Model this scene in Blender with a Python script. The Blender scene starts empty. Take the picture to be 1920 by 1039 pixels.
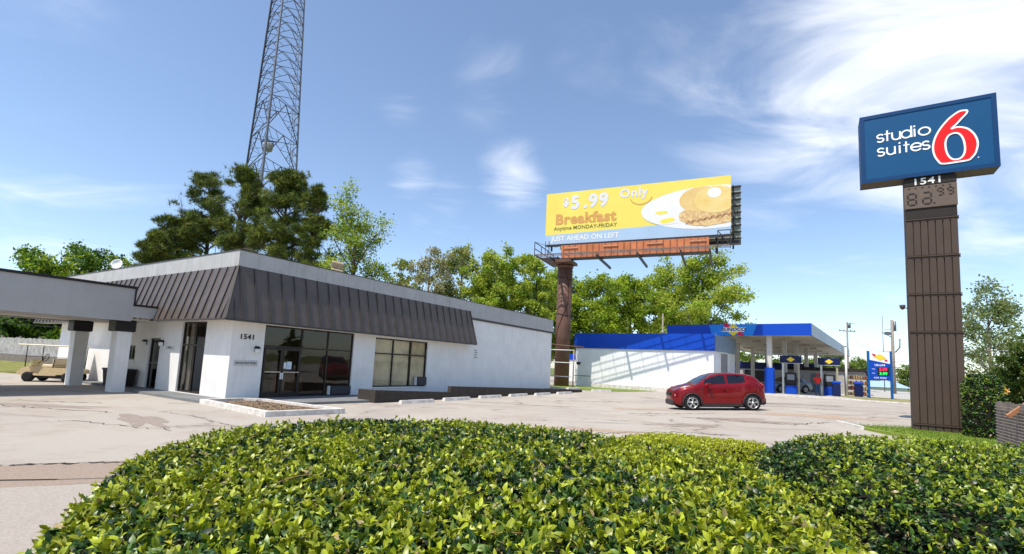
import bpy, math, random
import numpy as np
from mathutils import Vector, Matrix
from math import radians as rad, sin, cos, pi

# ------------------------------------------------------------------ camera, sky, sun
SC = bpy.context.scene
COL = SC.collection
SC.render.resolution_x, SC.render.resolution_y = 1920, 1039
F_PX, CY = 914.2, 585.55
PITCH, ROLL = rad(6.222), rad(-2.664)
cam_d = bpy.data.cameras.new('camera'); cam = bpy.data.objects.new('camera', cam_d); COL.objects.link(cam)
cam_d.sensor_width = 36; cam_d.lens = F_PX/1920*36; cam_d.shift_y = (CY-519.5)/1920
cam_d.clip_start = 0.05; cam_d.clip_end = 3000
_cp, _sp, _cr, _sr = cos(PITCH), sin(PITCH), cos(ROLL), sin(ROLL)
_M = Matrix(((_cr,-_sr,0),(_sr,_cr,0),(0,0,1))) @ Matrix(((1,0,0),(0,_cp,_sp),(0,-_sp,_cp))) @ Matrix(((1,0,0),(0,0,1),(0,-1,0)))
cam.matrix_world = Matrix.Translation((0,0,1.6)) @ _M.transposed().to_4x4()
SC.camera = cam
SUN = Vector((-.352,-.302,.886)).normalized()
sd = bpy.data.lights.new('sun','SUN'); sd.energy = 4.2; sd.angle = rad(.53); sd.color = (1,.935,.82)
sun = bpy.data.objects.new('sun', sd); COL.objects.link(sun)
sun.rotation_euler = SUN.to_track_quat('Z','Y').to_euler()
SC.view_settings.view_transform = 'Standard'; SC.view_settings.look = 'None'
SC.view_settings.exposure = 0.43; SC.view_settings.gamma = 1
W = bpy.data.worlds.new('World'); SC.world = W; W.use_nodes = True
def build_world():
    nt = W.node_tree; N = nt.nodes; L = nt.links; N.clear()
    out = N.new('ShaderNodeOutputWorld'); bg = N.new('ShaderNodeBackground'); bg.inputs['Strength'].default_value = .15
    sky = N.new('ShaderNodeTexSky'); sky.sky_type = 'NISHITA'; sky.sun_disc = False
    sky.sun_elevation = math.asin(SUN.z); sky.sun_rotation = math.atan2(SUN.x, SUN.y)
    sky.altitude = 60; sky.air_density = 1.0; sky.dust_density = .6; sky.ozone_density = 3.0
    tc = N.new('ShaderNodeTexCoord'); sep = N.new('ShaderNodeSeparateXYZ'); L.new(tc.outputs['Generated'], sep.inputs[0])
    def math_(op, a, b=None, clamp=False):
        m = N.new('ShaderNodeMath'); m.operation = op; m.use_clamp = clamp
        for i, v in enumerate((a, b)):
            if v is None: continue
            if isinstance(v, (int, float)): m.inputs[i].default_value = v
            else: L.new(v, m.inputs[i])
        return m.outputs[0]
    zz = math_('ADD', math_('MAXIMUM', sep.outputs[2], 0), .12)
    cx = math_('DIVIDE', sep.outputs[0], zz); cy = math_('DIVIDE', sep.outputs[1], zz)
    comb = N.new('ShaderNodeCombineXYZ'); L.new(cx, comb.inputs[0]); L.new(cy, comb.inputs[1])
    mp = N.new('ShaderNodeMapping'); L.new(comb.outputs[0], mp.inputs[0]); mp.inputs['Rotation'].default_value = (0,0,rad(24)); mp.inputs['Scale'].default_value = (.75,1.25,1)
    n1 = N.new('ShaderNodeTexNoise'); n1.inputs['Scale'].default_value = 1.9; n1.inputs['Detail'].default_value = 12; n1.inputs['Roughness'].default_value = .55; n1.inputs['Distortion'].default_value = .6
    L.new(mp.outputs[0], n1.inputs['Vector'])
    n2 = N.new('ShaderNodeTexNoise'); n2.inputs['Scale'].default_value = .55; n2.inputs['Detail'].default_value = 3
    L.new(comb.outputs[0], n2.inputs['Vector'])
    # where the photograph has clouds: soft lobes in directions of the sky (px, py, radius, gain)
    total = None
    for (px, py, r, g) in ((1880,30,.34,1.1),(1640,110,.27,.95),(1460,215,.15,.75),(1880,190,.17,.95),(1300,60,.13,.45),(920,140,.08,.42),(720,58,.07,.45),(745,190,.05,.48),(1100,118,.08,.42),(775,335,.06,.74),(965,345,.075,.78),(830,380,.07,.60),(110,435,.18,.45),(60,30,.2,.2)):
        d = (_M.transposed() @ Vector(((px-960)/F_PX, -(py-CY)/F_PX, -1))).normalized()
        vd = N.new('ShaderNodeVectorMath'); vd.operation = 'DISTANCE'; L.new(tc.outputs['Generated'], vd.inputs[0]); vd.inputs[1].default_value = d
        q = math_('DIVIDE', vd.outputs['Value'], r*1.35)
        q = math_('SUBTRACT', 1, math_('MULTIPLY', q, q), True)
        q = math_('MULTIPLY', q, g)
        total = q if total is None else math_('MAXIMUM', total, q)
    m = math_('ADD', math_('MULTIPLY', total, .50), math_('MULTIPLY', n1.outputs['Fac'], 1.5))
    m = math_('ADD', m, math_('MULTIPLY', n2.outputs['Fac'], .25))
    mr = N.new('ShaderNodeMapRange'); mr.interpolation_type = 'SMOOTHSTEP'; L.new(m, mr.inputs['Value']); mr.inputs['From Min'].default_value = 1.02; mr.inputs['From Max'].default_value = 1.70
    fac = math_('MULTIPLY', mr.outputs[0], math_('MULTIPLY', math_('ADD', total, .06, True), .95), True)
    gam = N.new('ShaderNodeMix'); gam.data_type = 'RGBA'; gam.blend_type = 'MIX'
    hs = N.new('ShaderNodeHueSaturation'); hs.inputs['Saturation'].default_value = .95; hs.inputs['Value'].default_value = 1.05
    L.new(sky.outputs[0], hs.inputs['Color'])
    L.new(fac, gam.inputs['Factor']); L.new(hs.outputs[0], gam.inputs['A']); gam.inputs['B'].default_value = (6.9,7.0,7.3,1)
    L.new(gam.outputs['Result'], bg.inputs['Color']); L.new(bg.outputs[0], out.inputs[0])
build_world()

# ------------------------------------------------------------------ helpers
MATS = {}
def mat(name, col, rough=.7, metal=0, var=.08, scale=6, bump=0, bscale=None, streak=0, spec=.25, coat=0, emit=0, attr=None, trans=0, col2=None, detail=5):
    if name in MATS: return MATS[name]
    m = bpy.data.materials.new(name); m.use_nodes = True; nt = m.node_tree; N = nt.nodes; L = nt.links
    b = N['Principled BSDF']; b.inputs['Roughness'].default_value = rough; b.inputs['Metallic'].default_value = metal
    b.inputs['Specular IOR Level'].default_value = spec; b.inputs['Coat Weight'].default_value = coat; b.inputs['Coat Roughness'].default_value = .04
    tc = N.new('ShaderNodeTexCoord')
    n = N.new('ShaderNodeTexNoise'); n.inputs['Scale'].default_value = scale; n.inputs['Detail'].default_value = detail; n.inputs['Roughness'].default_value = .62
    L.new(tc.outputs['Object'], n.inputs['Vector'])
    mx = N.new('ShaderNodeMix'); mx.data_type = 'RGBA'
    c = tuple(col)
    d2 = tuple(col2) if col2 else tuple(max(0, v*(1-var*2.4)) for v in c)
    mr = N.new('ShaderNodeMapRange'); L.new(n.outputs['Fac'], mr.inputs['Value']); mr.inputs['From Min'].default_value = .36; mr.inputs['From Max'].default_value = .66
    L.new(mr.outputs[0], mx.inputs['Factor']); mx.inputs['A'].default_value = (*c,1); mx.inputs['B'].default_value = (*d2,1)
    colour = mx.outputs['Result']
    if streak:
        mp = N.new('ShaderNodeMapping'); L.new(tc.outputs['Object'], mp.inputs[0]); mp.inputs['Scale'].default_value = (7,7,.45)
        n3 = N.new('ShaderNodeTexNoise'); n3.inputs['Scale'].default_value = 1; n3.inputs['Detail'].default_value = 6; L.new(mp.outputs[0], n3.inputs['Vector'])
        r3 = N.new('ShaderNodeMapRange'); L.new(n3.outputs['Fac'], r3.inputs['Value']); r3.inputs['From Min'].default_value = .52; r3.inputs['From Max'].default_value = .75; r3.inputs['To Max'].default_value = streak
        m3 = N.new('ShaderNodeMix'); m3.data_type = 'RGBA'; L.new(r3.outputs[0], m3.inputs['Factor']); L.new(colour, m3.inputs['A']); m3.inputs['B'].default_value = (c[0]*.5,c[1]*.46,c[2]*.4,1)
        colour = m3.outputs['Result']
    if attr:
        a = N.new('ShaderNodeVertexColor'); a.layer_name = attr
        m4 = N.new('ShaderNodeMix'); m4.data_type = 'RGBA'; m4.blend_type = 'MULTIPLY'; m4.inputs['Factor'].default_value = 1
        L.new(a.outputs[0], m4.inputs['A']); L.new(colour, m4.inputs['B']); colour = m4.outputs['Result']
    L.new(colour, b.inputs['Base Color'])
    if bump:
        nb = N.new('ShaderNodeTexNoise'); nb.inputs['Scale'].default_value = bscale or scale*6; nb.inputs['Detail'].default_value = 6
        L.new(tc.outputs['Object'], nb.inputs['Vector'])
        bp = N.new('ShaderNodeBump'); bp.inputs['Strength'].default_value = bump; bp.inputs['Distance'].default_value = .02
        L.new(nb.outputs['Fac'], bp.inputs['Height']); L.new(bp.outputs[0], b.inputs['Normal'])
    if emit:
        L.new(colour, b.inputs['Emission Color']); b.inputs['Emission Strength'].default_value = emit
    if trans:
        out = N['Material Output']; tr = N.new('ShaderNodeBsdfTranslucent'); L.new(colour, tr.inputs['Color'])
        ms = N.new('ShaderNodeMixShader'); ms.inputs[0].default_value = trans; L.new(b.outputs[0], ms.inputs[1]); L.new(tr.outputs[0], ms.inputs[2]); L.new(ms.outputs[0], out.inputs[0])
    MATS[name] = m
    return m
def glass_mat(name, tint=(.35,.36,.34), refl=.10):
    if name in MATS: return MATS[name]
    m = bpy.data.materials.new(name); m.use_nodes = True; nt = m.node_tree; N = nt.nodes; L = nt.links; N.clear()
    out = N.new('ShaderNodeOutputMaterial'); t = N.new('ShaderNodeBsdfTransparent'); t.inputs[0].default_value = (*tint,1)
    g = N.new('ShaderNodeBsdfGlossy'); g.inputs['Roughness'].default_value = .015; g.inputs['Color'].default_value = (.95,.97,1,1)
    fr = N.new('ShaderNodeLayerWeight'); fr.inputs['Blend'].default_value = .5
    pw_ = N.new('ShaderNodeMath'); pw_.operation = 'POWER'; L.new(fr.outputs['Facing'], pw_.inputs[0]); pw_.inputs[1].default_value = 4.2
    ml_ = N.new('ShaderNodeMath'); ml_.operation = 'MULTIPLY_ADD'; L.new(pw_.outputs[0], ml_.inputs[0]); ml_.inputs[1].default_value = .85; ml_.inputs[2].default_value = .05
    tc = N.new('ShaderNodeTexCoord'); nz = N.new('ShaderNodeTexNoise'); nz.inputs['Scale'].default_value = 1.3; nz.inputs['Detail'].default_value = 1; L.new(tc.outputs['Object'], nz.inputs['Vector'])
    bp = N.new('ShaderNodeBump'); bp.inputs['Strength'].default_value = .12; bp.inputs['Distance'].default_value = .03; L.new(nz.outputs['Fac'], bp.inputs['Height']); L.new(bp.outputs[0], g.inputs['Normal'])
    ad = N.new('ShaderNodeMath'); ad.operation = 'ADD'; L.new(ml_.outputs[0], ad.inputs[0]); ad.inputs[1].default_value = refl; ad.use_clamp = True
    ms = N.new('ShaderNodeMixShader'); L.new(ad.outputs[0], ms.inputs[0]); L.new(t.outputs[0], ms.inputs[1]); L.new(g.outputs[0], ms.inputs[2]); L.new(ms.outputs[0], out.inputs[0])
    MATS[name] = m; return m

def tag(o, label=None, cat=None, group=None, kind=None):
    if label: o['label'] = label
    if cat: o['category'] = cat
    if group: o['group'] = group
    if kind: o['kind'] = kind
    return o
def empty(name, loc=(0,0,0), rz=0, label=None, cat=None, group=None):
    o = bpy.data.objects.new(name, None); COL.objects.link(o); o.location = loc; o.rotation_euler = (0,0,rz); o.empty_display_size = .3
    return tag(o, label, cat, group)
def copy_tree(o, parent=None):
    c = o.copy(); COL.objects.link(c)
    if parent: c.parent = parent
    for ch in list(o.children): copy_tree(ch, c)
    return c
class MB:
    def __init__(s): s.v = []; s.f = []; s.m = []; s.sm = []
    def add(s, vs, fs, mi=0, smooth=False):
        b = len(s.v); s.v += [tuple(v) for v in vs]; s.f += [tuple(b+i for i in f) for f in fs]; s.m += [mi]*len(fs); s.sm += [smooth]*len(fs); return s
    def box(s, x0, x1, y0, y1, z0, z1, mi=0):
        return s.add([(x0,y0,z0),(x1,y0,z0),(x1,y1,z0),(x0,y1,z0),(x0,y0,z1),(x1,y0,z1),(x1,y1,z1),(x0,y1,z1)],
                     [(0,3,2,1),(4,5,6,7),(0,1,5,4),(1,2,6,5),(2,3,7,6),(3,0,4,7)], mi)
    def bbox(s, x0, x1, y0, y1, z0, z1, b=.02, mi=0):   # chamfered box
        vs = []; 
        for (z, i) in ((z0,b),(z0+b,0),(z1-b,0),(z1,b)):
            xa, xb, ya, yb = x0+i, x1-i, y0+i, y1-i; c = b*.8
            vs += [(xa+c,ya,z),(xb-c,ya,z),(xb,ya+c,z),(xb,yb-c,z),(xb-c,yb,z),(xa+c,yb,z),(xa,yb-c,z),(xa,ya+c,z)]
        fs = [tuple(range(7,-1,-1)), tuple(range(24,32))]
        for k in range(3):
            for i in range(8): j = (i+1)%8; fs.append((k*8+i,k*8+j,k*8+8+j,k*8+8+i))
        return s.add(vs, fs, mi)
    def hexa(s, p, mi=0):      # 8 points: bottom ring 4, top ring 4
        return s.add(p, [(0,3,2,1),(4,5,6,7),(0,1,5,4),(1,2,6,5),(2,3,7,6),(3,0,4,7)], mi)
    def bar(s, a, b, w, h=None, mi=0, up=(0,0,1)):
        a = Vector(a); b = Vector(b); d = (b-a).normalized(); u = Vector(up)
        if abs(d.dot(u)) > .98: u = Vector((1,0,0))
        r = d.cross(u).normalized()*(w/2); q = r.cross(d).normalized()*((h or w)/2)
        return s.hexa([a-r-q,a+r-q,a+r+q,a-r+q,b-r-q,b+r-q,b+r+q,b-r+q], mi)
    def tube(s, pts, rads, n=8, mi=0, smooth=True, caps=True):
        pts = [Vector(p) for p in pts]
        if not hasattr(rads, '__len__'): rads = [rads]*len(pts)
        vs = []; fs = []
        for i, p in enumerate(pts):
            d = (pts[min(i+1,len(pts)-1)]-pts[max(i-1,0)]).normalized()
            u = Vector((1,0,0)) if abs(d.z) > .7 else Vector((0,0,1))
            r = d.cross(u).normalized(); q = d.cross(r).normalized()
            for k in range(n): a = 2*pi*k/n; vs.append(p+(r*cos(a)+q*sin(a))*rads[i])
        for i in range(len(pts)-1):
            for k in range(n): j = (k+1)%n; fs.append((i*n+k,i*n+j,i*n+n+j,i*n+n+k))
        if caps: fs.append(tuple(range(n-1,-1,-1))); fs.append(tuple(range((len(pts)-1)*n,len(pts)*n)))
        return s.add(vs, fs, mi, smooth)
    def lathe(s, prof, c=(0,0,0), axis='z', n=20, mi=0, smooth=True, caps=True):
        vs = []; fs = []
        for (r, t) in prof:
            for k in range(n):
                a = 2*pi*k/n
                if axis == 'z': vs.append((c[0]+r*cos(a), c[1]+r*sin(a), c[2]+t))
                elif axis == 'y': vs.append((c[0]+r*cos(a), c[1]+t, c[2]+r*sin(a)))
                else: vs.append((c[0]+t, c[1]+r*cos(a), c[2]+r*sin(a)))
        m = len(prof)
        for i in range(m-1):
            for k in range(n): j = (k+1)%n; fs.append((i*n+k,i*n+j,i*n+n+j,i*n+n+k))
        if caps: fs.append(tuple(range(n))); fs.append(tuple(range((m-1)*n,m*n)))
        return s.add(vs, fs, mi, smooth)
    def prism(s, poly, fn, d0, d1, mi=0):    # poly 2D, fn(a,b,d)->3D
        n = len(poly); vs = [fn(a,b,d0) for a,b in poly]+[fn(a,b,d1) for a,b in poly]
        fs = [tuple(range(n-1,-1,-1)), tuple(range(n,2*n))]+[(i,(i+1)%n,(i+1)%n+n,i+n) for i in range(n)]
        return s.add(vs, fs, mi)
    def build(s, name, m, parent=None, smooth=None):
        me = bpy.data.meshes.new(name); me.from_pydata(s.v, [], s.f)
        for x in (m if isinstance(m, (list,tuple)) else [m]): me.materials.append(x)
        me.polygons.foreach_set('material_index', s.m); me.polygons.foreach_set('use_smooth', s.sm if smooth is None else [smooth]*len(s.f))
        me.update(); o = bpy.data.objects.new(name, me); COL.objects.link(o)
        if parent: o.parent = parent
        return o
def fix_normals(o):
    import bmesh
    bm = bmesh.new(); bm.from_mesh(o.data); bmesh.ops.recalc_face_normals(bm, faces=bm.faces); bm.to_mesh(o.data); bm.free(); return o
def np_mesh(name, V, Fc, m, parent=None, col=None, smooth=False):
    me = bpy.data.meshes.new(name); k = Fc.shape[1]; n = len(Fc)
    me.vertices.add(len(V)); me.vertices.foreach_set('co', np.ascontiguousarray(V, dtype=np.float32).ravel())
    me.loops.add(n*k); me.loops.foreach_set('vertex_index', Fc.astype(np.int32).ravel())
    me.polygons.add(n); me.polygons.foreach_set('loop_start', np.arange(0,n*k,k,dtype=np.int32)); me.polygons.foreach_set('loop_total', np.full(n,k,dtype=np.int32))
    me.polygons.foreach_set('use_smooth', np.full(n, smooth))
    me.materials.append(m)
    if col is not None:
        a = me.color_attributes.new('tint','FLOAT_COLOR','POINT'); c4 = np.ones((len(V),4),dtype=np.float32); c4[:,:3] = col; a.data.foreach_set('color', c4.ravel())
    me.update(calc_edges=True); me.validate()
    o = bpy.data.objects.new(name, me); COL.objects.link(o)
    if parent: o.parent = parent
    return o
def mirror_loop(pts): return pts
def text(name, s, size, m, parent, loc, rot=(pi/2,0,0), depth=.006, bold=0, spacing=1, sx=1, align='CENTER', shear=0):
    c = bpy.data.curves.new(name,'FONT'); c.body = s; c.size = size; c.extrude = depth; c.align_x = align; c.align_y = 'CENTER'; c.offset = bold; c.space_character = spacing; c.shear = shear; c.resolution_u = 3
    t = bpy.data.objects.new(name+'_tmp', c); COL.objects.link(t); bpy.context.view_layer.update()
    me = bpy.data.meshes.new_from_object(t.evaluated_get(bpy.context.evaluated_depsgraph_get())); bpy.data.objects.remove(t); bpy.data.curves.remove(c)
    me.name = name; me.materials.clear(); me.materials.append(m)
    o = bpy.data.objects.new(name, me); COL.objects.link(o); o.parent = parent; o.location = loc; o.rotation_euler = rot; o.scale = (sx,1,1)
    return o
def ribbon(mb, pts, w, y, th=.03, closed=False, mi=0, fn=None):   # flat stroke in a vertical plane, local x-z, thickness towards -y
    P = [Vector((p[0],p[1])) for p in pts]; n = len(P); L_ = []; R_ = []
    for i in range(n):
        a = P[(i-1)%n] if (closed or i>0) else P[i]; b = P[(i+1)%n] if (closed or i<n-1) else P[i]
        d = (b-a).normalized(); nn = Vector((-d.y,d.x))*w/2; L_.append(P[i]+nn); R_.append(P[i]-nn)
    vs = []
    for i in range(n):
        for q, yy in ((L_[i],y-th),(R_[i],y-th),(R_[i],y),(L_[i],y)): vs.append((q.x,yy,q.y))
    fs = []
    for i in range(n if closed else n-1):
        j = (i+1)%n
        for k in range(4): l = (k+1)%4; fs.append((i*4+k,i*4+l,j*4+l,j*4+k))
    if not closed: fs += [(0,1,2,3),((n-1)*4+3,(n-1)*4+2,(n-1)*4+1,(n-1)*4)]
    mb.add(vs, fs, mi); return mb
def arc(cx, cz, rx, rz, a0, a1, n=16): return [(cx+rx*cos(rad(a0+(a1-a0)*i/n)), cz+rz*sin(rad(a0+(a1-a0)*i/n))) for i in range(n+1)]
def S(t): t = min(1,max(0,t)); return t*t*(3-2*t)
def gz(x, y):      # the lot rises gently to the right and towards the filling station
    q = x*.847-y*.532 + 6*S((y-26)/14)
    return .25*S((q+7)/7)*S((y-15)/5)
def pos(px, Y, py=660):     # a plan position Y metres ahead, in the direction of a photo column
    d = _M.transposed() @ Vector(((px-960)/F_PX, -(py-CY)/F_PX, -1)); k = Y/d.y
    return Vector((d.x*k, Y, 1.6+d.z*k))

# ------------------------------------------------------------------ materials
white = mat('white_stucco', (.84,.83,.815), .85, var=.04, scale=1.2, bump=.35, bscale=90, streak=.16)
greyp = mat('grey_stucco', (.46,.46,.46), .85, var=.06, scale=1.5, bump=.3, bscale=70, streak=.34)
portg = mat('portico_paint', (.44,.435,.43), .8, var=.04, scale=1.1, bump=.2, bscale=60, streak=.12)
bronze = mat('bronze_metal', (.112,.088,.073), .42, var=.10, scale=2.2, spec=.5, streak=.12)
bronze_seam = mat('bronze_seam', (.075,.066,.062), .45, var=.1, scale=3)
dark = mat('dark_trim', (.025,.024,.026), .5, var=.1, scale=4)
frame_m = mat('bronze_frame', (.035,.028,.024), .35, var=.1, scale=4)
soff = mat('soffit_paint', (.62,.58,.52), .8, var=.05, scale=2)
glass = glass_mat('tinted_glass', (.50,.47,.42), .0)
glassc = glass_mat('clear_glass', (.88,.87,.84), .0)
glassd = glass_mat('dark_glass', (.12,.13,.14), .03)
inter = mat('interior_wall', (.30,.25,.20), .9, var=.05)
interf = mat('interior_floor', (.16,.12,.09), .6, var=.1, scale=3)
curt = mat('curtain_cloth', (.80,.70,.50), .9, var=.08, scale=3)
concrete = mat('pale_concrete', (.42,.40,.38), .9, var=.10, scale=2.5, bump=.4, bscale=50, streak=.0)
kerbw = mat('white_painted_concrete', (.74,.72,.68), .85, var=.16, scale=5, bump=.6, bscale=40, col2=(.50,.46,.42))
rampb = mat('brown_painted_block', (.060,.050,.043), .8, var=.12, scale=3, bump=.3, bscale=40)
soil = mat('dry_soil', (.27,.19,.12), .95, var=.2, scale=14, bump=1, bscale=60, col2=(.12,.08,.05))
rust = mat('brown_painted_steel', (.165,.088,.062), .6, var=.12, scale=1.4, streak=.3, bump=.1)
steel = mat('dull_steel', (.20,.21,.23), .5, metal=.6, var=.15, scale=3)
darksteel = mat('dark_steel', (.055,.052,.055), .5, metal=.3, var=.2, scale=4)
chrome = mat('bright_metal', (.62,.62,.62), .3, metal=.9, var=.1, scale=5)
plain_white = mat('white_plate', (.80,.80,.78), .5, var=.03)
black = mat('black_paint', (.02,.02,.02), .5, var=.05)
signbrown = mat('sign_brown', (.078,.054,.043), .62, var=.06, scale=1.5, streak=.15, bump=.08)
signbrown_d = mat('sign_brown_dark', (.030,.024,.022), .7, var=.08)
wood_g = mat('weathered_wood', (.30,.25,.21), .85, var=.2, scale=8, streak=.5, bump=.4)
blue_gas = mat('royal_blue_panel', (.003,.060,.46), .45, var=.04, scale=1)
blue_light = mat('azure_panel', (.01,.22,.72), .35, var=.04, scale=1)
blue_dark = mat('navy_panel', (.008,.015,.085), .35, var=.06, scale=1)
yellow = mat('signal_yellow', (.85,.62,.03), .5, var=.05)
red = mat('signal_red', (.62,.03,.05), .5, var=.05)
tyre = mat('tyre_rubber', (.018,.018,.019), .75, var=.1, scale=10)
rimm = mat('alloy_rim', (.60,.61,.63), .28, metal=.85, var=.06)
bark = mat('tree_bark', (.12,.09,.07), .9, var=.2, scale=6, bump=.5)
bark_pale = mat('pale_bark', (.34,.30,.26), .9, var=.2, scale=6)

# ------------------------------------------------------------------ ground
def asphalt_mat():
    m = bpy.data.materials.new('aged_asphalt'); m.use_nodes = True; nt = m.node_tree; N = nt.nodes; L = nt.links; b = N['Principled BSDF']
    b.inputs['Roughness'].default_value = .92; b.inputs['Specular IOR Level'].default_value = .2
    tc = N.new('ShaderNodeTexCoord')
    def noise(s, d=6, r=.6, mp=None, dist=0):
        n = N.new('ShaderNodeTexNoise'); n.inputs['Scale'].default_value = s; n.inputs['Detail'].default_value = d; n.inputs['Roughness'].default_value = r; n.inputs['Distortion'].default_value = dist
        if mp is None: L.new(tc.outputs['Object'], n.inputs['Vector'])
        else: L.new(mp, n.inputs['Vector'])
        return n.outputs['Fac']
    def rng(v, a, bb, lo=0, hi=1):
        r = N.new('ShaderNodeMapRange'); r.interpolation_type = 'SMOOTHSTEP'; L.new(v, r.inputs['Value'])
        for k, x in zip(('From Min','From Max','To Min','To Max'), (a,bb,lo,hi)): r.inputs[k].default_value = x
        return r.outputs[0]
    def mix(f, a, bb, mode='MIX'):
        x = N.new('ShaderNodeMix'); x.data_type = 'RGBA'; x.blend_type = mode
        if isinstance(f, (int,float)): x.inputs['Factor'].default_value = f
        else: L.new(f, x.inputs['Factor'])
        for k, v in (('A',a),('B',bb)):
            if isinstance(v, tuple): x.inputs[k].default_value = (*v,1)
            else: L.new(v, x.inputs[k])
        return x.outputs['Result']
    c = mix(rng(noise(.16,4),.35,.65), (.45,.405,.345), (.40,.36,.31))
    c = mix(rng(noise(.5,6,.72),.47,.62,0,.6), c, (.36,.29,.23))       # worn brown areas
    c = mix(rng(noise(.12,5,.6,dist=1.2),.54,.60,0,.55), c, (.31,.265,.235))  # grey patches
    mp = N.new('ShaderNodeMapping'); L.new(tc.outputs['Object'], mp.inputs[0]); mp.inputs['Rotation'].default_value = (0,0,rad(-32)); mp.inputs['Scale'].default_value = (.25,1.4,1)
    c = mix(rng(noise(.55,5,.6,mp.outputs[0],.6),.60,.70,0,.55), c, (.20,.17,.15))
    # cracks: edges of large distorted cells, kept only in places
    nv = N.new('ShaderNodeTexNoise'); nv.inputs['Scale'].default_value = .9; nv.inputs['Detail'].default_value = 6; L.new(tc.outputs['Object'], nv.inputs['Vector'])
    va = N.new('ShaderNodeVectorMath'); va.operation = 'MULTIPLY_ADD'; L.new(nv.outputs['Color'], va.inputs[0]); va.inputs[1].default_value = (1.5,1.5,0); L.new(tc.outputs['Object'], va.inputs[2])
    vo = N.new('ShaderNodeTexVoronoi'); vo.feature = 'DISTANCE_TO_EDGE'; vo.inputs['Scale'].default_value = .32; L.new(va.outputs[0], vo.inputs['Vector'])
    crack = rng(vo.outputs['Distance'], .004, .022, 1, 0); keep = rng(noise(.22,5,.75),.47,.60)
    mm = N.new('ShaderNodeMath'); mm.operation = 'MULTIPLY'; L.new(crack, mm.inputs[0]); mm.use_clamp = True; L.new(keep, mm.inputs[1])
    c = mix(mm.outputs[0], c, (.13,.105,.09))
    wide = rng(vo.outputs['Distance'], .0, .10, .22, 0); m2 = N.new('ShaderNodeMath'); m2.operation = 'MULTIPLY'; L.new(wide, m2.inputs[0]); L.new(keep, m2.inputs[1])
    c = mix(m2.outputs[0], c, (.22,.17,.14))
    g = noise(55,3,.8); c = mix(rng(g,.3,.7,0,.5), c, (.30,.27,.25)); c = mix(rng(noise(160,2,.8),.56,.7,0,.5), c, (.62,.58,.53))
    L.new(c, b.inputs['Base Color'])
    bp = N.new('ShaderNodeBump'); bp.inputs['Strength'].default_value = .8; bp.inputs['Distance'].default_value = .015; L.new(noise(60,5,.8), bp.inputs['Height']); L.new(bp.outputs[0], b.inputs['Normal'])
    return m
asph = asphalt_mat()
def grid(name, x0, x1, nx, y0, y1, ny, zf, m):
    xs = np.linspace(x0,x1,nx+1); ys = np.linspace(y0,y1,ny+1)
    V = np.array([(x,y,zf(x,y)) for y in ys for x in xs]); I = np.arange((nx+1)*(ny+1)).reshape(ny+1,nx+1)
    Fq = np.stack([I[:-1,:-1],I[:-1,1:],I[1:,1:],I[1:,:-1]],-1).reshape(-1,4)
    return np_mesh(name, V, Fq, m, smooth=True)
tag(grid('parking_lot', -70, 70, 280, -12, 56, 136, gz, asph), kind='structure')
grassm = mat('grass_ground', (.10,.15,.03), .95, var=.25, scale=3, bump=1, bscale=60, col2=(.17,.17,.06))
def ground_sheet():
    xs = np.array([-1500,-600,-250,-100]+list(range(-70,71,5))+[80,100,140,250,600,1500]); ys = np.array([-300,-100,-30,-12]+list(range(-5,101,5))+[130,200,400,900,1700])
    V = np.array([(x,y,-.06-1.3*S((y-50)/22)*S((x-22)/16)) for y in ys for x in xs]); I = np.arange(len(xs)*len(ys)).reshape(len(ys),len(xs))
    return np_mesh('ground', V, np.stack([I[:-1,:-1],I[:-1,1:],I[1:,1:],I[1:,:-1]],-1).reshape(-1,4), grassm, smooth=True)
tag(ground_sheet(), kind='structure')
def slab(name, poly, z0, z1, m, kind='structure', parent=None):
    o = MB().prism(poly, lambda a,b,d: (a,b,d), z0, z1).build(name, m, parent); fix_normals(o)
    return tag(o, kind=kind) if kind else o
# older concrete apron at the near left, with a rougher brown strip before it
apron = mat('apron_concrete', (.42,.375,.325), .95, var=.08, scale=40, bump=.5, bscale=160, col2=(.33,.285,.25), detail=9)
strip = mat('rough_patch', (.37,.285,.23), .95, var=.12, scale=45, bump=.5, bscale=160, col2=(.26,.20,.16), detail=9)
random.seed(5)
def ragged(a, b, n=26, amp=.10):
    return [(a[0]+(b[0]-a[0])*i/n+random.uniform(-amp,amp)*.4, a[1]+(b[1]-a[1])*i/n+random.uniform(-amp,amp)) for i in range(n+1)]
slab('concrete_apron', [(-30,-8),(3,-8),(3,6.4),(-3.4,6.35)]+ragged((-4,6.3),(-5.6,5.5),8,.03)+ragged((-5.6,5.5),(-30,-2),30,.05), -.05, .010, apron)
slab('asphalt_patch', [(3,6.4),(-3.4,6.35)]+ragged((-4,6.32),(-5.6,5.52),8,.02)+ragged((-5.6,5.52),(-30,-1.9),30,.04)+[(-30,0)]+ragged((-30,0),(-6.6,6.3),36,.10)+ragged((-6.5,6.5),(-5.0,7.4),10,.08)+ragged((-4.8,7.4),(3,7.9),14,.06), -.05, .006, strip)
crackm = mat('crack_dark', (.045,.035,.03), .95, var=.1)  # dark colour of the drawn pavement cracks
mb = MB()
for (a, b_, wd) in (((-6.9,6.35),(-5.3,7.05),.03),((-6.9,11.6),(-4.3,9.6),.012),((-9.0,12.9),(-7.2,11.9),.012),((-12,5.6),(-6.9,6.3),.02),((-30,-1.93),(-4.2,6.32),.018)):
    P = ragged(a, b_, 24, .06); n = len(P)
    for i in range(n-1):
        w1 = wd*random.uniform(.3,1.3)
        mb.add([(P[i][0]-w1*.4,P[i][1]-w1,.0125),(P[i+1][0],P[i+1][1]-w1,.0125),(P[i+1][0],P[i+1][1]+w1,.0125),(P[i][0]-w1*.4,P[i][1]+w1,.0125)], [(0,1,2,3)])
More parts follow.
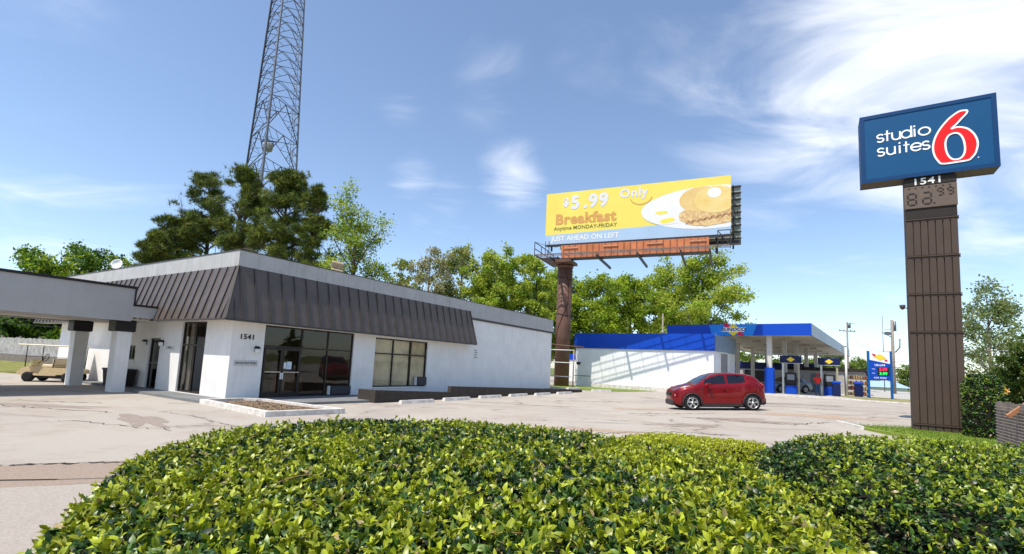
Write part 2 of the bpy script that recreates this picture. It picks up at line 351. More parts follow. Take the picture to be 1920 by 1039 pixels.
for (a, b_, wd) in (((2.2,12.5),(4.6,13.6),.035),((4.6,13.6),(6.3,13.3),.05),((3.0,16.0),(6.8,15.2),.03),((6.2,17.6),(9.6,16.6),.06),((9.6,16.6),(11.4,17.5),.04),((-1.5,21),(2.5,20.2),.05),((2.4,24),(5.8,25.3),.06),((8,30),(13,29),.08),((13.5,27),(18,26.2),.08),((-9.5,10.6),(-6.6,10.0),.02),((-13,12.6),(-9.6,12.2),.03),((12,24),(15.5,22.8),.06),((-16,13.4),(-11.5,14.1),.03),((1.5,9.5),(4,10.4),.02),((4.5,18.6),(8.0,19.0),.04)):
    P = ragged(a, b_, 22, .12); n = len(P)
    for i in range(n-1):
        w1 = wd*random.uniform(.2,1.0); za, zb_ = gz(*P[i])+.006, gz(*P[i+1])+.006
        mb.add([(P[i][0]-w1*.3,P[i][1]-w1,za),(P[i+1][0],P[i+1][1]-w1,zb_),(P[i+1][0],P[i+1][1]+w1,zb_),(P[i][0]-w1*.3,P[i][1]+w1,za)], [(0,1,2,3)])
tag(mb.build('pavement_cracks', crackm), kind='structure')
oldm = mat('worn_patch', (.33,.275,.235), .95, var=.12, scale=5, bump=.5, bscale=120, col2=(.25,.205,.175), detail=9); brm = mat('brown_patch', (.42,.315,.235), .95, var=.1, scale=5, bump=.5, bscale=120, col2=(.34,.25,.19), detail=9)
def blot(cx, cy, rx, ry, m, a0=0):
    random.seed(int(cx*7+cy*13)); N_ = 40; hm = [random.uniform(.3,1) for _ in range(6)]; ph = [random.uniform(0,6.3) for _ in range(6)]
    pts = []
    for i in range(N_):
        t = 2*pi*i/N_; q = 1+sum(.16*hm[k]*sin((k+2)*t+ph[k]) for k in range(6))+random.uniform(-.04,.04); x, y = rx*q*cos(t), ry*q*sin(t); pts.append((cx+x*cos(a0)-y*sin(a0), cy+x*sin(a0)+y*cos(a0)))
    V = [(cx,cy,gz(cx,cy)+.004)]; F = []
    for s_ in (.5,1):
        for p in pts: x, y = cx+(p[0]-cx)*s_, cy+(p[1]-cy)*s_; V.append((x,y,gz(x,y)+.004))
    for i in range(N_): j = (i+1)%N_; F += [(0,1+i,1+j),(1+i,1+N_+i,1+N_+j,1+j)]
    tag(MB().add(V,F).build('worn_patch', m), kind='structure')
blot(8.2,17.2,1.5,.55,oldm,-.2); blot(5.6,15.4,1.1,.4,oldm,.1); blot(11.6,18.9,2.1,.5,brm,-.15); blot(-8.2,11.2,1.3,.35,oldm,-.7); blot(-12.5,12.9,1.6,.3,oldm,.1); blot(14.5,26.5,2.4,.6,oldm,-.2); blot(2.4,13.2,1.2,.3,brm,-.1); blot(-16,11.5,2.4,.5,brm,.1); blot(6.0,21.0,1.4,.4,brm,.05)

# ------------------------------------------------------------------ motel
MO = empty('motel_building', (-9.232,16.184,0), rad(57.84), 'low white motel office with grey parapet and brown sloped metal awning roof', 'building')
UL, WL, WT = 22.95, 15.8, .22
# walls with openings
w = MB()
def wall_u(mb, u0, u1, z0, z1): mb.box(u0,u1,0,WT,z0,z1)
def wall_w(mb, w0, w1, z0, z1): mb.box(0,WT,w0,w1,z0,z1)
ops = [(1.14,5.05,.06,2.62),(6.22,9.63,.38,2.55)]
u = 0
for (a,b_,za,zb) in ops:
    wall_u(w,u,a,0,4.6); wall_u(w,a,b_,zb,4.6); wall_u(w,a,b_,-.05,za); u = b_
wall_u(w,u,UL,-.05,4.6)
lops = [(1.67,3.39,.1,2.64),(5.0,5.9,.06,2.02),(7.06,7.9,1.12,1.70)]
v = WT
for (a,b_,za,zb) in lops:
    wall_w(w,v,a,0,4.6); wall_w(w,a,b_,zb,4.6); wall_w(w,a,b_,-.05,za); v = b_
wall_w(w,v,WL,0,4.6)
w.box(UL-WT,UL,WT,WL,-.05,4.6); w.box(WT,UL-WT,WL-WT,WL,-.05,4.6)
w.build('wall', white, MO)
r = MB().box(WT,UL-WT,WT,WL-WT,4.35,4.6); r.build('roof', mat('roof_gravel',(.35,.34,.33),.9,var=.1), MO)
p = MB()
pz0, pz1, o_ = 4.5, 5.03, .06
p.box(-o_,12.93,-o_,.16,pz0,pz1); p.box(12.93,UL+o_,-o_,.16,4.17,pz1)
p.box(-o_,.16,.16,WL+o_,pz0,pz1); p.box(UL-.16,UL+o_,.16,WL+o_,4.17,pz1); p.box(.16,UL-.16,WL-.16,WL+o_,4.17,pz1)
p.build('parapet', greyp, MO)
c = MB(); c.box(-.08,UL+.08,-.08,.18,5.033,5.06); c.box(-.08,.18,.182,WL+.08,5.033,5.06); c.box(UL-.18,UL+.08,.182,WL+.08,5.033,5.06); c.build('coping', bronze_seam, MO)
MB().box(12.95,UL+.075,-.075,-.002,4.05,4.165).build('trim_band', bronze_seam, MO)
# mansard: two sloped metal faces with standing seams
E_, ZT, ZB, EU, EW = .54, 4.5, 2.68, 12.95, 17.9
def mansard_front():
    mb = MB(); mb.add([(-E_,-E_,ZB),(EU+.02,-E_,ZB),(EU-.1,-.06,ZT),(-.06,-.06,ZT),(-E_,-E_+.03,ZB),(EU,-E_+.05,ZB),(EU-.1,-.0,ZT),(-.06,-.0,ZT)], [(0,1,2,3),(1,5,6,2),(4,7,6,5),(0,4,5,1),(3,2,6,7)])
    return mb.build('sloped_roof_panel', bronze, MO)
def mansard_left():
    mb = MB(); mb.add([(-E_,-E_,ZB),(-E_,EW,ZB),(-.06,EW-.1,ZT),(-.06,-.06,ZT),(-E_+.05,-E_,ZB),(-E_+.05,EW,ZB),(0,EW-.1,ZT),(0,-.06,ZT)], [(3,2,1,0),(1,2,6,5),(5,6,7,4),(0,1,5,4),(2,3,7,6)])
    return mb.build('sloped_roof_panel', bronze, MO)
mf = mansard_front(); ml = mansard_left()
sm = MB(); k = 0; uu = -.02
while uu < EU-.1:
    t0 = 0.0
    if uu < -.06: pass
    sm.bar((uu,-E_-.022,ZB+.01),(uu,-.075,ZT-.01),.028,.045); uu += .50
sm.bar((-E_-.02,-E_-.02,ZB),(-.07,-.07,ZT),.06,.05)     # hip cap
sm.bar((-.25,-E_-.022,ZB+.01),(-.25,-.28,ZB+.86),.028,.045)
sm.bar((EU+.01,-E_-.02,ZB),(EU-.1,-.07,ZT),.05,.06)
sm.build('standing_seam', bronze_seam, mf)
sm = MB(); vv = .06
while vv < EW-.15:
    sm.bar((-E_-.022,vv,ZB+.01),(-.075,vv,ZT-.01),.028,.045); vv += .50
sm.bar((-E_-.022,-.25,ZB+.01),(-.28,-.25,ZB+.86),.028,.045)
sm.build('standing_seam', bronze_seam, ml)
et = MB(); et.box(-E_-.03,EU+.04,-E_-.03,-E_+.01,2.62,ZB-.004); et.box(-E_-.03,-E_+.01,-E_+.012,EW+.03,2.62,ZB-.004); et.build('eave_trim', bronze_seam, MO)
so = MB(); so.box(-E_+.012,EU,-E_+.012,-.003,2.645,2.67); so.box(-E_+.012,-.003,0,EW,2.645,2.67); so.build('soffit', soff, MO)
MB().add([(EU-.1,-.06,ZT),(EU,-E_,ZB),(EU,0,ZB),(EU-.1,0,ZT)],[(0,1,2,3)]).build('end_panel', bronze, MO)
# storefront
def frame_u(u0,u1,z0,z1,us,zs,y=.06,t=.055,name='window',gl=glass):
    f = MB(); d = .07
    f.box(u0,u0+t,y,y+d,z0,z1); f.box(u1-t,u1,y,y+d,z0,z1); f.box(u0+t,u1-t,y,y+d,z1-t,z1); f.box(u0+t,u1-t,y,y+d,z0,z0+t)
    for q in us: f.box(q-t/2,q+t/2,y+.002,y+d-.002,z0+t,z1-t)
    ed = [u0+t]+[x for q in us for x in (q-t/2,q+t/2)]+[u1-t]
    for i in range(0,len(ed),2):
        for q in zs: f.box(ed[i],ed[i+1],y+.002,y+d-.002,q-t/2,q+t/2)
    fo = f.build(name, frame_m, MO)
    MB().add([(u0+t,y+.034,z0+t),(u1-t,y+.034,z0+t),(u1-t,y+.034,z1-t),(u0+t,y+.034,z1-t)],[(0,1,2,3)]).build('pane', gl, fo)
    return fo
fo = frame_u(1.14,5.05,.06,2.62,[2.66,3.83],[1.88], name='entrance_window')
for (a,b_) in ((1.2,1.895),(1.905,2.63)):
    d = MB(); d.box(a,a+.07,.02,.06,.09,1.84); d.box(b_-.07,b_,.02,.06,.09,1.84); d.box(a+.07,b_-.07,.02,.06,1.76,1.84); d.box(a+.07,b_-.07,.02,.06,.09,.24)
    do = d.build('glass_door', frame_m, MO)
    MB().box(a+.05,b_-.05,-.015,.005,.965,.99).build('push_bar', chrome, do)
hx = MB(); hx.box(1.845,1.885,-.03,.018,.72,.95); hx.box(1.915,1.955,-.03,.018,.72,.95); hx.build('door_handle', plain_white, MO)
tag(MB().box(2.1,2.3,.040,.055,1.08,1.36).build('door_notice', mat('notice_blue',(.35,.55,.68),.6,var=.3,scale=14,col2=(.8,.82,.82)), MO), 'pale blue and white notice')
MB().box(1.98,2.08,.040,.055,1.10,1.33).build('door_notice', plain_white, MO)
def ac(u0,u1,z0,z1):
    a = MB().box(u0,u1,-.10,.05,z0,z1); o = a.build('air_conditioner', mat('ac_grey',(.05,.05,.055),.6), MO)
    g = MB(); n = int((z1-z0-.08)/.035)
    for i in range(n): g.box(u0+.05,u1-.05,-.112,-.102,z0+.04+i*.035,z0+.055+i*.035)
    g.build('grille', mat('ac_slat',(.10,.10,.11),.5), o); MB().box(u0-.05,u0-.01,-.08,.05,z0,z1).build('side_trim', plain_white, o)
ac(4.0,4.98,.12,.46); ac(8.92,9.58,.44,.84)
fo = frame_u(6.22,9.63,.38,2.55,[7.37,8.53],[1.86], name='window', gl=glassc)
MB().box(6.15,9.7,-.05,-.003,.33,.375).build('window_sill', white, MO)
# left face windows and door (x and y swapped)
def frame_w(w0,w1,z0,z1,ws,zs,name='window',gl=glass,x=.06,t=.055):
    f = MB(); d = .07
    f.box(x,x+d,w0,w0+t,z0,z1); f.box(x,x+d,w1-t,w1,z0,z1); f.box(x,x+d,w0+t,w1-t,z1-t,z1); f.box(x,x+d,w0+t,w1-t,z0,z0+t)
    for q in ws: f.box(x+.002,x+d-.002,q-t/2,q+t/2,z0+t,z1-t)
    ed = [w0+t]+[y for q in ws for y in (q-t/2,q+t/2)]+[w1-t]
    for i in range(0,len(ed),2):
        for q in zs: f.box(x+.002,x+d-.002,ed[i],ed[i+1],q-t/2,q+t/2)
    fo = f.build(name, frame_m, MO)
    MB().add([(x+.034,w0+t,z0+t),(x+.034,w1-t,z0+t),(x+.034,w1-t,z1-t),(x+.034,w0+t,z1-t)],[(0,1,2,3)]).build('pane', gl, fo)
    return fo
frame_w(1.67,3.39,.1,2.64,[2.50],[1.80],'window')
fd = frame_w(5.0,5.9,.06,2.02,[],[1.05],'side_door')
frame_w(7.06,7.9,1.12,1.70,[7.5],[],'small_window', glassd)
MB().box(-.04,-.003,7.0,7.96,1.05,1.1).build('window_sill', white, MO)
# interior
it = MB(); it.box(WT,UL-WT,4.6,4.7,-.02,4.3); it.box(10.4,10.5,WT,4.6,0,4.3); it.box(5.6,5.7,WT,4.6,0,4.3); it.box(WT,10.4,WT,4.6,2.75,2.8); it.box(WT,2.2,4.75,9,2.75,2.8); it.box(2.2,2.3,4.7,9,0,2.8)
it.build('interior_wall', inter, MO)
MB().box(WT,10.4,WT,9,.0,.05).build('interior_floor', interf, MO)
cu = MB(); P = []
for (a,b_) in ((6.24,8.52),(8.56,9.62)):
    n = int((b_-a)/.035); 
    for i in range(n):
        x0 = a+i*.035; y0 = .165+(.03 if i%2 else 0)+.01*random.random(); y1 = .165+(0 if i%2 else .03)
        cu.add([(x0,y0,.40),(x0+.035,y1,.40),(x0+.035,y1,2.52),(x0,y0,2.52)],[(0,1,2,3)])
cu.build('curtain', curt, MO)
cu = MB()
for i in range(9): cu.add([(.28+.03*(i%2),3.05+i*.035,.15),(.28+.03*((i+1)%2),3.085+i*.035,.15),(.28+.03*((i+1)%2),3.085+i*.035,2.6),(.28+.03*(i%2),3.05+i*.035,2.6)],[(0,1,2,3)])
cu.build('curtain', plain_white, MO)
fu = MB(); fu.bbox(2.9,3.9,1.5,2.2,.05,.75,.06); fu.bbox(2.9,3.9,2.1,2.35,.5,1.0,.06); fu.build('lobby_armchair', mat('armchair_tan',(.35,.22,.13),.8), MO)
MB().bbox(1.3,2.6,3.4,3.9,.05,1.05,.02).build('lobby_counter', mat('counter_wood',(.22,.13,.08),.5), MO)
# portico
PO = MB(); pd = 9.6
PO.box(-14,-1.2,4.5,4.7,2.55,3.72); PO.box(-1.198,-.34,4.5,4.7,2.70,3.10); PO.box(-14,-1.2,pd-.2,pd,2.55,3.72); PO.box(-1.198,-.34,pd-.2,pd,2.7,3.1); PO.box(-14,-13.8,4.702,pd-.202,2.55,3.72)
PO.box(-13.8,-1.2,4.702,pd-.202,3.4,3.6); PO.box(-1.4,-1.2,4.702,pd-.202,2.72,3.398)
po = PO.build('portico', portg, MO)
MB().box(-13.78,-.36,4.702,pd-.202,2.60,2.64).build('portico_soffit', soff, po)
cp_ = MB()
cp_.box(-14.04,-1.16,4.46,4.74,3.722,3.81); cp_.box(-1.20,-1.155,4.46,4.498,3.13,3.72); cp_.box(-1.19,-.30,4.46,4.74,3.102,3.17); cp_.box(-.36,-.31,4.46,4.498,2.74,3.10)
cp_.box(-14.04,-1.16,pd-.24,pd+.04,3.722,3.81); cp_.build('portico_coping', dark, po)
for (uc, wc) in ((-1.20,5.15),(-1.24,9.05),(-12.8,5.15),(-12.8,9.05)):
    cm = MB(); cm.hexa([(uc-.20,wc-.25,-.02),(uc+.21,wc-.25,-.02),(uc+.21,wc+.25,-.02),(uc-.20,wc+.25,-.02),(uc-.23,wc-.25,2.2),(uc+.22,wc-.25,2.2),(uc+.22,wc+.25,2.2),(uc-.23,wc+.25,2.2)])
    cm.build('column', white, po)
    MB().bbox(uc-.33,uc+.30,wc-.33,wc+.33,2.17,2.597,.03).build('column_cap', dark, po)
# numbers on the wall
text('house_number', '1541', .24, black, MO, (.52,-.012,2.14), spacing=1.15, bold=.004, depth=.01)
# things fixed on the motel
def wall_lamp(name, u, w_, z, face, label):
    e = empty(name, MO.location+Matrix.Rotation(rad(57.84),3,'Z')@Vector((u,w_,z)), rad(57.84)+(0 if face=='f' else -pi/2), label, 'wall lamp', 'wall lamps on the motel')
    b = MB(); b.bbox(-.05,.05,-.03,-.004,-.06,.12,.01); b.hexa([(-.09,-.17,.07),(.09,-.17,.07),(.07,-.03,.07),(-.07,-.03,.07),(-.05,-.12,.15),(.05,-.12,.15),(.05,-.03,.15),(-.05,-.03,.15)]); b.build('lamp_housing', black, e)
    MB().bbox(-.06,.06,-.15,-.035,-.08,.068,.015).build('lamp_glass', plain_white, e)
wall_lamp('wall_lamp', .86, 0, 1.70, 'f', 'black wall lamp with white glass beside the motel entrance doors')
wall_lamp('wall_lamp', 0, 4.72, 1.80, 'l', 'black wall lamp between the side door and the tall side window')
wall_lamp('wall_lamp', 0, 6.14, 1.80, 'l', 'black wall lamp left of the side door, near the small window')
def plaque(name, u, w_, z, face, wd, ht, s, ts, label):
    e = empty(name, MO.location+Matrix.Rotation(rad(57.84),3,'Z')@Vector((u,w_,z)), rad(57.84)+(0 if face=='f' else -pi/2), label, 'sign')
    MB().bbox(-wd/2,wd/2,-.02,-.003,-ht/2,ht/2,.004).build('plate', mat('plaque_grey',(.60,.60,.58),.6,var=.05), e)
    text('lettering', s, ts, black, e, (0,-.023,0), depth=.002, bold=.001)
plaque('wall_plaque', .56, 0, 1.26, 'f', .82, .20, 'REGISTRATION', .105, 'pale plaque reading REGISTRATION on the corner wall')
plaque('wall_plaque', 0, 4.15, 1.67, 'l', .60, .13, 'OFFICE', .08, 'small pale plaque on the shaded side wall by the side door')
e = empty('wall_notice', MO.location+Matrix.Rotation(rad(57.84),3,'Z')@Vector((13.66,0,2.16)), rad(57.84), 'small upright white notice with dark marks at the awning end', 'sign')
MB().bbox(-.17,.17,-.02,-.003,-.29,.29,.004).build('plate', plain_white, e)
g = MB()
for i in range(4):
    for j in range(3+i%2): g.box(-.11+.07*j,-.065+.07*j,-.026,-.021,.16-.13*i,.22-.13*i)
g.build('marks', mat('mark_slate',(.10,.12,.16),.6), e)
# bins
def bin_(u, w_, label):
    e = empty('trash_bin', MO.location+Matrix.Rotation(rad(57.84),3,'Z')@Vector((u,w_,.06)), rad(57.84), label, 'trash bin', 'dark bins under the portico')
    MB().hexa([(-.25,-.27,0),(.25,-.27,0),(.25,.27,0),(-.25,.27,0),(-.30,-.33,.62),(.30,-.33,.62),(.30,.33,.62),(-.30,.33,.62)]).build('bin_body', mat('bin_dark',(.03,.022,.02),.6), e)
    MB().bbox(-.33,.33,-.36,.36,.62,.70,.02).build('lid', mat('bin_lid',(.045,.04,.04),.5), e)
bin_(-.42, 6.75, 'dark brown bin against the shaded wall, nearer the side door')
bin_(-.42, 7.55, 'dark brown bin under the small window, farther from the side door')
# dish and floodlight on the roof
def mo(u,w_,z): return MO.location+Matrix.Rotation(rad(57.84),3,'Z')@Vector((u,w_,z))
e = empty('satellite_dish', mo(1.2,13.6,4.6), 0, 'round white satellite dish standing on the motel roof', 'satellite dish')
d_ = MB().lathe([(0.0,.0),(.18,.02),(.33,.08),(.40,.14),(.39,.15),(.32,.09),(.17,.03),(0.0,.01)], n=24).build('dish', plain_white, e); d_.rotation_euler = (rad(74),0,rad(8)); d_.scale = (.68,.68,.68); d_.location = (0,0,1.15)
m_ = MB(); m_.tube([(0,.08,0),(0,.08,1.1)],.03,8); m_.bar((0,0,.95),(0,-.42,1.0),.02); m_.bbox(-.04,.04,-.48,-.40,.97,1.05,.01); m_.build('mast', steel, e)
e = empty('roof_floodlight', mo(4.9,1.3,4.6), rad(20), 'pair of tan floodlights on a short post on the motel roof', 'floodlight')
fl = MB(); fl.tube([(0,.1,0),(0,.1,1.3)],.03,8); fl.bar((0,.1,.9),(0,.0,.9),.04); fl.build('post', steel, e)
for q, zz in ((0,1.02),(1,.70)):
    o = MB().bbox(-.25,.25,-.14,.02,-.14,.14,.03).build('lamp_head', mat('flood_tan',(.42,.32,.20),.6), e); o.location = (0,-.03,zz); o.rotation_euler = (rad(28),rad(8),0)

def frame_slab(name, poly, z0, z1, m, kind='structure'):
    R = Matrix.Rotation(rad(57.84),3,'Z'); pts = [(MO.location+R@Vector((a,b,0)))[:2] for a,b in poly]
    return slab(name, pts, z0, z1, m, kind)
frame_slab('sidewalk', [(-.93,-.5),(-.93,4.3),(-.6,5.4),(-.6,15),(0.0,15),(0.0,0),(22.9,0),(22.9,-2.44),(4.1,-2.44),(.66,-2.1),(.66,-.5)], -.05, .085, mat('grey_concrete',(.20,.205,.21),.85,var=.1,scale=2,bump=.3))
E_W = empty('planter_bed', mo(-.1,-2.6,0), rad(57.84), 'low planter bed of bare soil with white kerb before the entrance', 'planter')
def pl(u,w_): return (u+.1, w_+2.6)
K = [pl(-.89,-.46),pl(-1.25,-4.40),pl(.78,-4.75),pl(.70,-1.0),pl(.30,-.5)]
kb = MB()
for i in range(len(K)):
    a = Vector((*K[i],0)); b_ = Vector((*K[(i+1)%len(K)],0)); d = (b_-a).normalized()*.075
    kb.bar(a-d+Vector((0,0,.06)), b_+d*(-1)*(1 if i%2 else 1)+Vector((0,0,.06)), .15, .16)
kb.build('kerb', kerbw, E_W)
so_ = MB(); so_.add([(x,y,.07) for x,y in K],[tuple(range(len(K)))]); so_.build('soil', soil, E_W)
rb = MB(); random.seed(9)
for i in range(260):
    t = random.random(); s_ = random.random(); x = -.65+1.3*t; y = -1.7+3.4*s_; q = random.uniform(.006,.020)
    rb.box(x-q,x+q,y-q*.7,y+q*.7,.06,.07+q*1.2)
rb.build('clods', mat('soil_clod',(.26,.19,.12),.95,var=.3,scale=20), E_W)['kind'] = 'stuff'
# low brown wall of the ramp
RW = MB()
def rwseg(u0,u1,za,zb): RW.hexa([(u0,-2.68,-.05),(u1,-2.68,-.05),(u1,-2.5,-.05),(u0,-2.5,-.05),(u0,-2.68,za),(u1,-2.68,zb),(u1,-2.5,zb),(u0,-2.5,za)])
rwseg(3.95,8.3,.47,.30); rwseg(8.302,22.6,.56,.17); RW.box(3.95,4.13,-2.498,-1.75,-.05,.46)
e = empty('ramp_wall', MO.location, rad(57.84), 'low dark brown wall stepping along the front of the motel', 'low wall'); RW.build('wall_body', rampb, e)
# wheel stops
random.seed(3)
st0 = None
labs = ['nearest to the entrance','second from the entrance','third from the entrance','fourth from the entrance','fifth from the entrance','sixth from the entrance']
for i, (us, ws) in enumerate(((4.5,-3.42),(7.15,-3.25),(9.95,-3.08),(12.65,-3.02),(15.2,-3.1),(18.0,-3.12))):
    if st0 is None:
        st0 = empty('wheel_stop', mo(us+.9,ws,0), rad(57.84))
        b = MB(); b.hexa([(-.9,-.09,0),(.9,-.09,0),(.9,.09,0),(-.9,.09,0),(-.87,-.055,.13),(.87,-.055,.13),(.87,.055,.13),(-.87,.055,.13)]); b.build('concrete_block', kerbw, st0)
        b = MB(); b.tube([(-.6,0,.125),(-.6,0,.138)],.02,8); b.tube([(.6,0,.125),(.6,0,.138)],.02,8); b.build('fixing_pin', darksteel, st0); o = st0
    else: o = copy_tree(st0); o.location = mo(us+.9,ws,0)
    o.rotation_euler = (0,0,rad(57.84+random.uniform(-3,3)))
    tag(o, 'white concrete wheel stop by the low brown wall, '+labs[i], 'wheel stop', 'wheel stops along the motel wall')
o = copy_tree(st0); o.location = (6.9,36.6,gz(6.9,36.6)); o.rotation_euler = (0,0,rad(30)); tag(o, 'white concrete wheel stop at the edge of the grass by the filling station', 'wheel stop', 'wheel stops along the motel wall')

# ------------------------------------------------------------------ foliage
leafm = mat('hedge_leaf', (1,1,1), .40, var=.05, scale=30, spec=.55, attr='tint', trans=.22)
treeleaf = mat('tree_leaf', (1,1,1), .6, var=.05, scale=3, attr='tint', trans=.5)
needle = mat('pine_needle', (1,1,1), .6, var=.05, scale=3, attr='tint', trans=.15)
RNG = np.random.default_rng(7)
def unit(a): return a/np.maximum(np.linalg.norm(a,axis=1,keepdims=True),1e-9)
def leaves(P, D, Nn, Ln, Wd, tint, fold=.18, curl=.15):
    """curved folded leaves: 8 verts, 6 faces (as quads, two degenerate-free triangles kept as quads)"""
    Sd = unit(np.cross(D,Nn)); Nn = unit(np.cross(Sd,D)); n = len(P); L1 = Ln[:,None]; W1 = Wd[:,None]
    def pt(t, s, h): return P+D*L1*t+Sd*W1*s+Nn*L1*h
    c = curl
    V = np.stack([pt(0,0,0),pt(.30,.46,fold*.5-.0),pt(.30,0,c*.35),pt(.30,-.46,fold*.5),pt(.68,.36,fold*.35-c*.1),pt(.68,0,c*.2),pt(.68,-.36,fold*.35-c*.1),pt(1,0,-c*.55)],1).reshape(-1,3)
    b = (np.arange(n)*8)[:,None,None]
    T = np.array([[0,1,2],[0,2,3],[1,4,5],[1,5,2],[2,5,6],[2,6,3],[4,7,5],[5,7,6]])[None]
    return V, (b+T).reshape(-1,3), np.repeat(tint,8,axis=0)
def scatter(V, Q, n):
    a,b,c,d = (V[Q[:,i]] for i in range(4)); cr = np.cross(c-a,d-b); ar = np.linalg.norm(cr,axis=1)/2
    i = RNG.choice(len(Q), n, p=ar/ar.sum()); u = RNG.random((n,1)); v = RNG.random((n,1))
    P = a[i]*(1-u)*(1-v)+b[i]*u*(1-v)+c[i]*u*v+d[i]*(1-u)*v
    return P, unit(cr[i])
def fbm(P, s, seed=0):
    r = np.random.default_rng(seed); o = np.zeros(len(P))
    for k in range(5):
        K = r.normal(size=(3,3))*s*(1.7**k); ph = r.random(3)*6.28
        o += np.sin(P@K[0]+ph[0]+1.3*np.sin(P@K[1]+ph[1]))*.5/(1.35**k)
    return o
def smooth_loop(pts, n):
    P = np.array(pts); m = len(P); out = []
    for i in range(n):
        t = i*m/n; k = int(t); f = t-k; p0,p1,p2,p3 = P[(k-1)%m],P[k%m],P[(k+1)%m],P[(k+2)%m]
        out.append(.5*((2*p1)+(-p0+p2)*f+(2*p0-5*p1+4*p2-p3)*f*f+(-p0+3*p1-3*p2+p3)*f**3))
    return np.array(out)
def hedge(name, label, outline, H, n_sprig, size, seed, tint_new, newfrac, centre=None, round_=.45, dens_near=True, group=None, zb=0):
    global RNG
    RNG = np.random.default_rng(seed)
    root = empty(name, (0,0,0), 0, label, 'hedge', group)
    O = smooth_loop(outline, 96); c = np.array(centre) if centre else O.mean(0)
    prof = [(0.02,1.0),(.25,1.0),(.45,.995),(.62,.985),(.76,.96),(.86,.91),(.93,.83),(.975,.70),(1.0,.52),(.99,.3),(.96,.12),(.95,-.02)]
    V = []
    for s_, z in prof:
        for k in range(96):
            q = c+(O[k]-c)*s_; V.append((q[0],q[1],zb+z*H))
    V = np.array(V); b = fbm(V*np.array([1,1,.6]),1.1,seed)*.035
    V[:,2] += b*(V[:,2]>.3)
    Q = []
    for i in range(len(prof)-1):
        for k in range(96): j = (k+1)%96; Q.append((i*96+k, i*96+96+k, i*96+96+j, i*96+j))
    Q = np.array(Q)
    # orientation outward
    cen = V[Q].mean(1); nn = np.cross(V[Q[:,2]]-V[Q[:,0]],V[Q[:,3]]-V[Q[:,1]]); out = cen-np.array([c[0],c[1],H*.3+zb])
    if (np.einsum('ij,ij->i',nn,out)).mean() < 0: Q = Q[:,::-1]
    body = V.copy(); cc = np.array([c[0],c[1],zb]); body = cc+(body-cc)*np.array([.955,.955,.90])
    body = np.vstack([body, [[c[0],c[1],zb+H*.90]]]); bo = np_mesh('branch_mass', body, Q, mat('hedge_inner_shade',(.022,.020,.010),.95,var=.3,scale=30,bump=1,bscale=60), root)  # branch core coloured near black to give the shade between leaves
    P, Nr = scatter(V, Q, n_sprig*2)
    d = np.hypot(P[:,0],P[:,1]-0.0); keep = RNG.random(len(P)) < np.clip(2.4/np.maximum(d,.8),.28,1)*(.9 if dens_near else 1)
    # nearer sprigs are drawn with more, correctly small leaves; farther ones stay the same size
    P, Nr = P[keep], Nr[keep]; 
    P = P[:n_sprig]; Nr = Nr[:n_sprig]; n = len(P)
    f = fbm(P, .9, seed+3); f2 = fbm(P, 5, seed+4); f3 = fbm(P, 2.2, seed+8)
    depth = RNG.random(n)**1.3*.13
    isnew = (RNG.random(n) < np.clip(newfrac+.28*f+.22*f3, .02, .95)) & (depth < .06)
    P = P-Nr*depth[:,None]; P[isnew] += Nr[isnew]*RNG.uniform(.0,.035,(isnew.sum(),1))
    ax = unit(Nr*1.0+np.array([0,0,.4])+RNG.normal(size=(n,3))*.60)
    k = 6; Pi = np.repeat(P,k,0); Ai = np.repeat(ax,k,0); m = n*k
    u_ = unit(np.cross(Ai, RNG.normal(size=(m,3)))); ang = RNG.uniform(.35,1.6,m)[:,None]; newi = np.repeat(isnew,k); ang[newi] *= .72
    D = unit(Ai*np.cos(ang)+u_*np.sin(ang)+np.array([0,0,-.12])); Nn = unit(Ai*np.sin(ang)-u_*np.cos(ang)+RNG.normal(size=(m,3))*.50)
    Pi = Pi+Ai*RNG.uniform(-.02,.012,(m,1))*size/.05
    Ln = RNG.uniform(.55,1.45,m)*size; Ln[newi] *= .92; Wd = Ln*RNG.uniform(.40,.56,m)
    base = np.array([[.012,.038,.008],[.032,.085,.012],[.070,.145,.016],[.14,.22,.024]])
    ti = RNG.integers(0,4,n); ti = np.clip(ti+(f>.4)-(f<-.4),0,3); tint = base[ti]; new = np.array(tint_new)
    tint[isnew] = new*RNG.uniform(.55,1.25,(isnew.sum(),1))*np.array([1,1,.8])
    tint = np.repeat(tint,k,0)*RNG.uniform(.75,1.3,(m,1)); tan = RNG.random(m) < .03; tint[tan] = np.array([.34,.26,.11])*RNG.uniform(.6,1.2,(tan.sum(),1))
    yl = RNG.random(m) < .012; tint[yl] = np.array([.50,.45,.04])
    V2,T2,c2 = leaves(Pi,D,Nn,Ln,Wd,tint)
    lo = np_mesh('foliage', V2, T2, leafm, root, c2, smooth=True); lo['kind'] = 'stuff'
    return root
h1 = [(-.80,.45),(-1.30,1.1),(-1.72,1.75),(-2.15,2.5),(-2.55,3.3),(-2.65,4.2),(-2.2,5.1),(-1.0,5.6),(.3,5.55),(1.3,4.95),(1.92,4.45),(2.0,3.8),(1.86,3.0),(1.70,2.3),(1.45,1.6),(1.2,.9),(.6,.35),(-.3,.25)]
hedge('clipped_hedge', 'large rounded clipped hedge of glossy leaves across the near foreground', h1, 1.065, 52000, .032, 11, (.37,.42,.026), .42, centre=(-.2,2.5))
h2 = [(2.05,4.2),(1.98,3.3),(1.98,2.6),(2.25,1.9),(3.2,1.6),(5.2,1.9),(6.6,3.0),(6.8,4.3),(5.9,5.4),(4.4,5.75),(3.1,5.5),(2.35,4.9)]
hedge('clipped_hedge', 'darker clipped hedge at the right, below the tall brown sign pillar', h2, 1.06, 30000, .031, 23, (.32,.40,.03), .46, centre=(3.7,3.6))
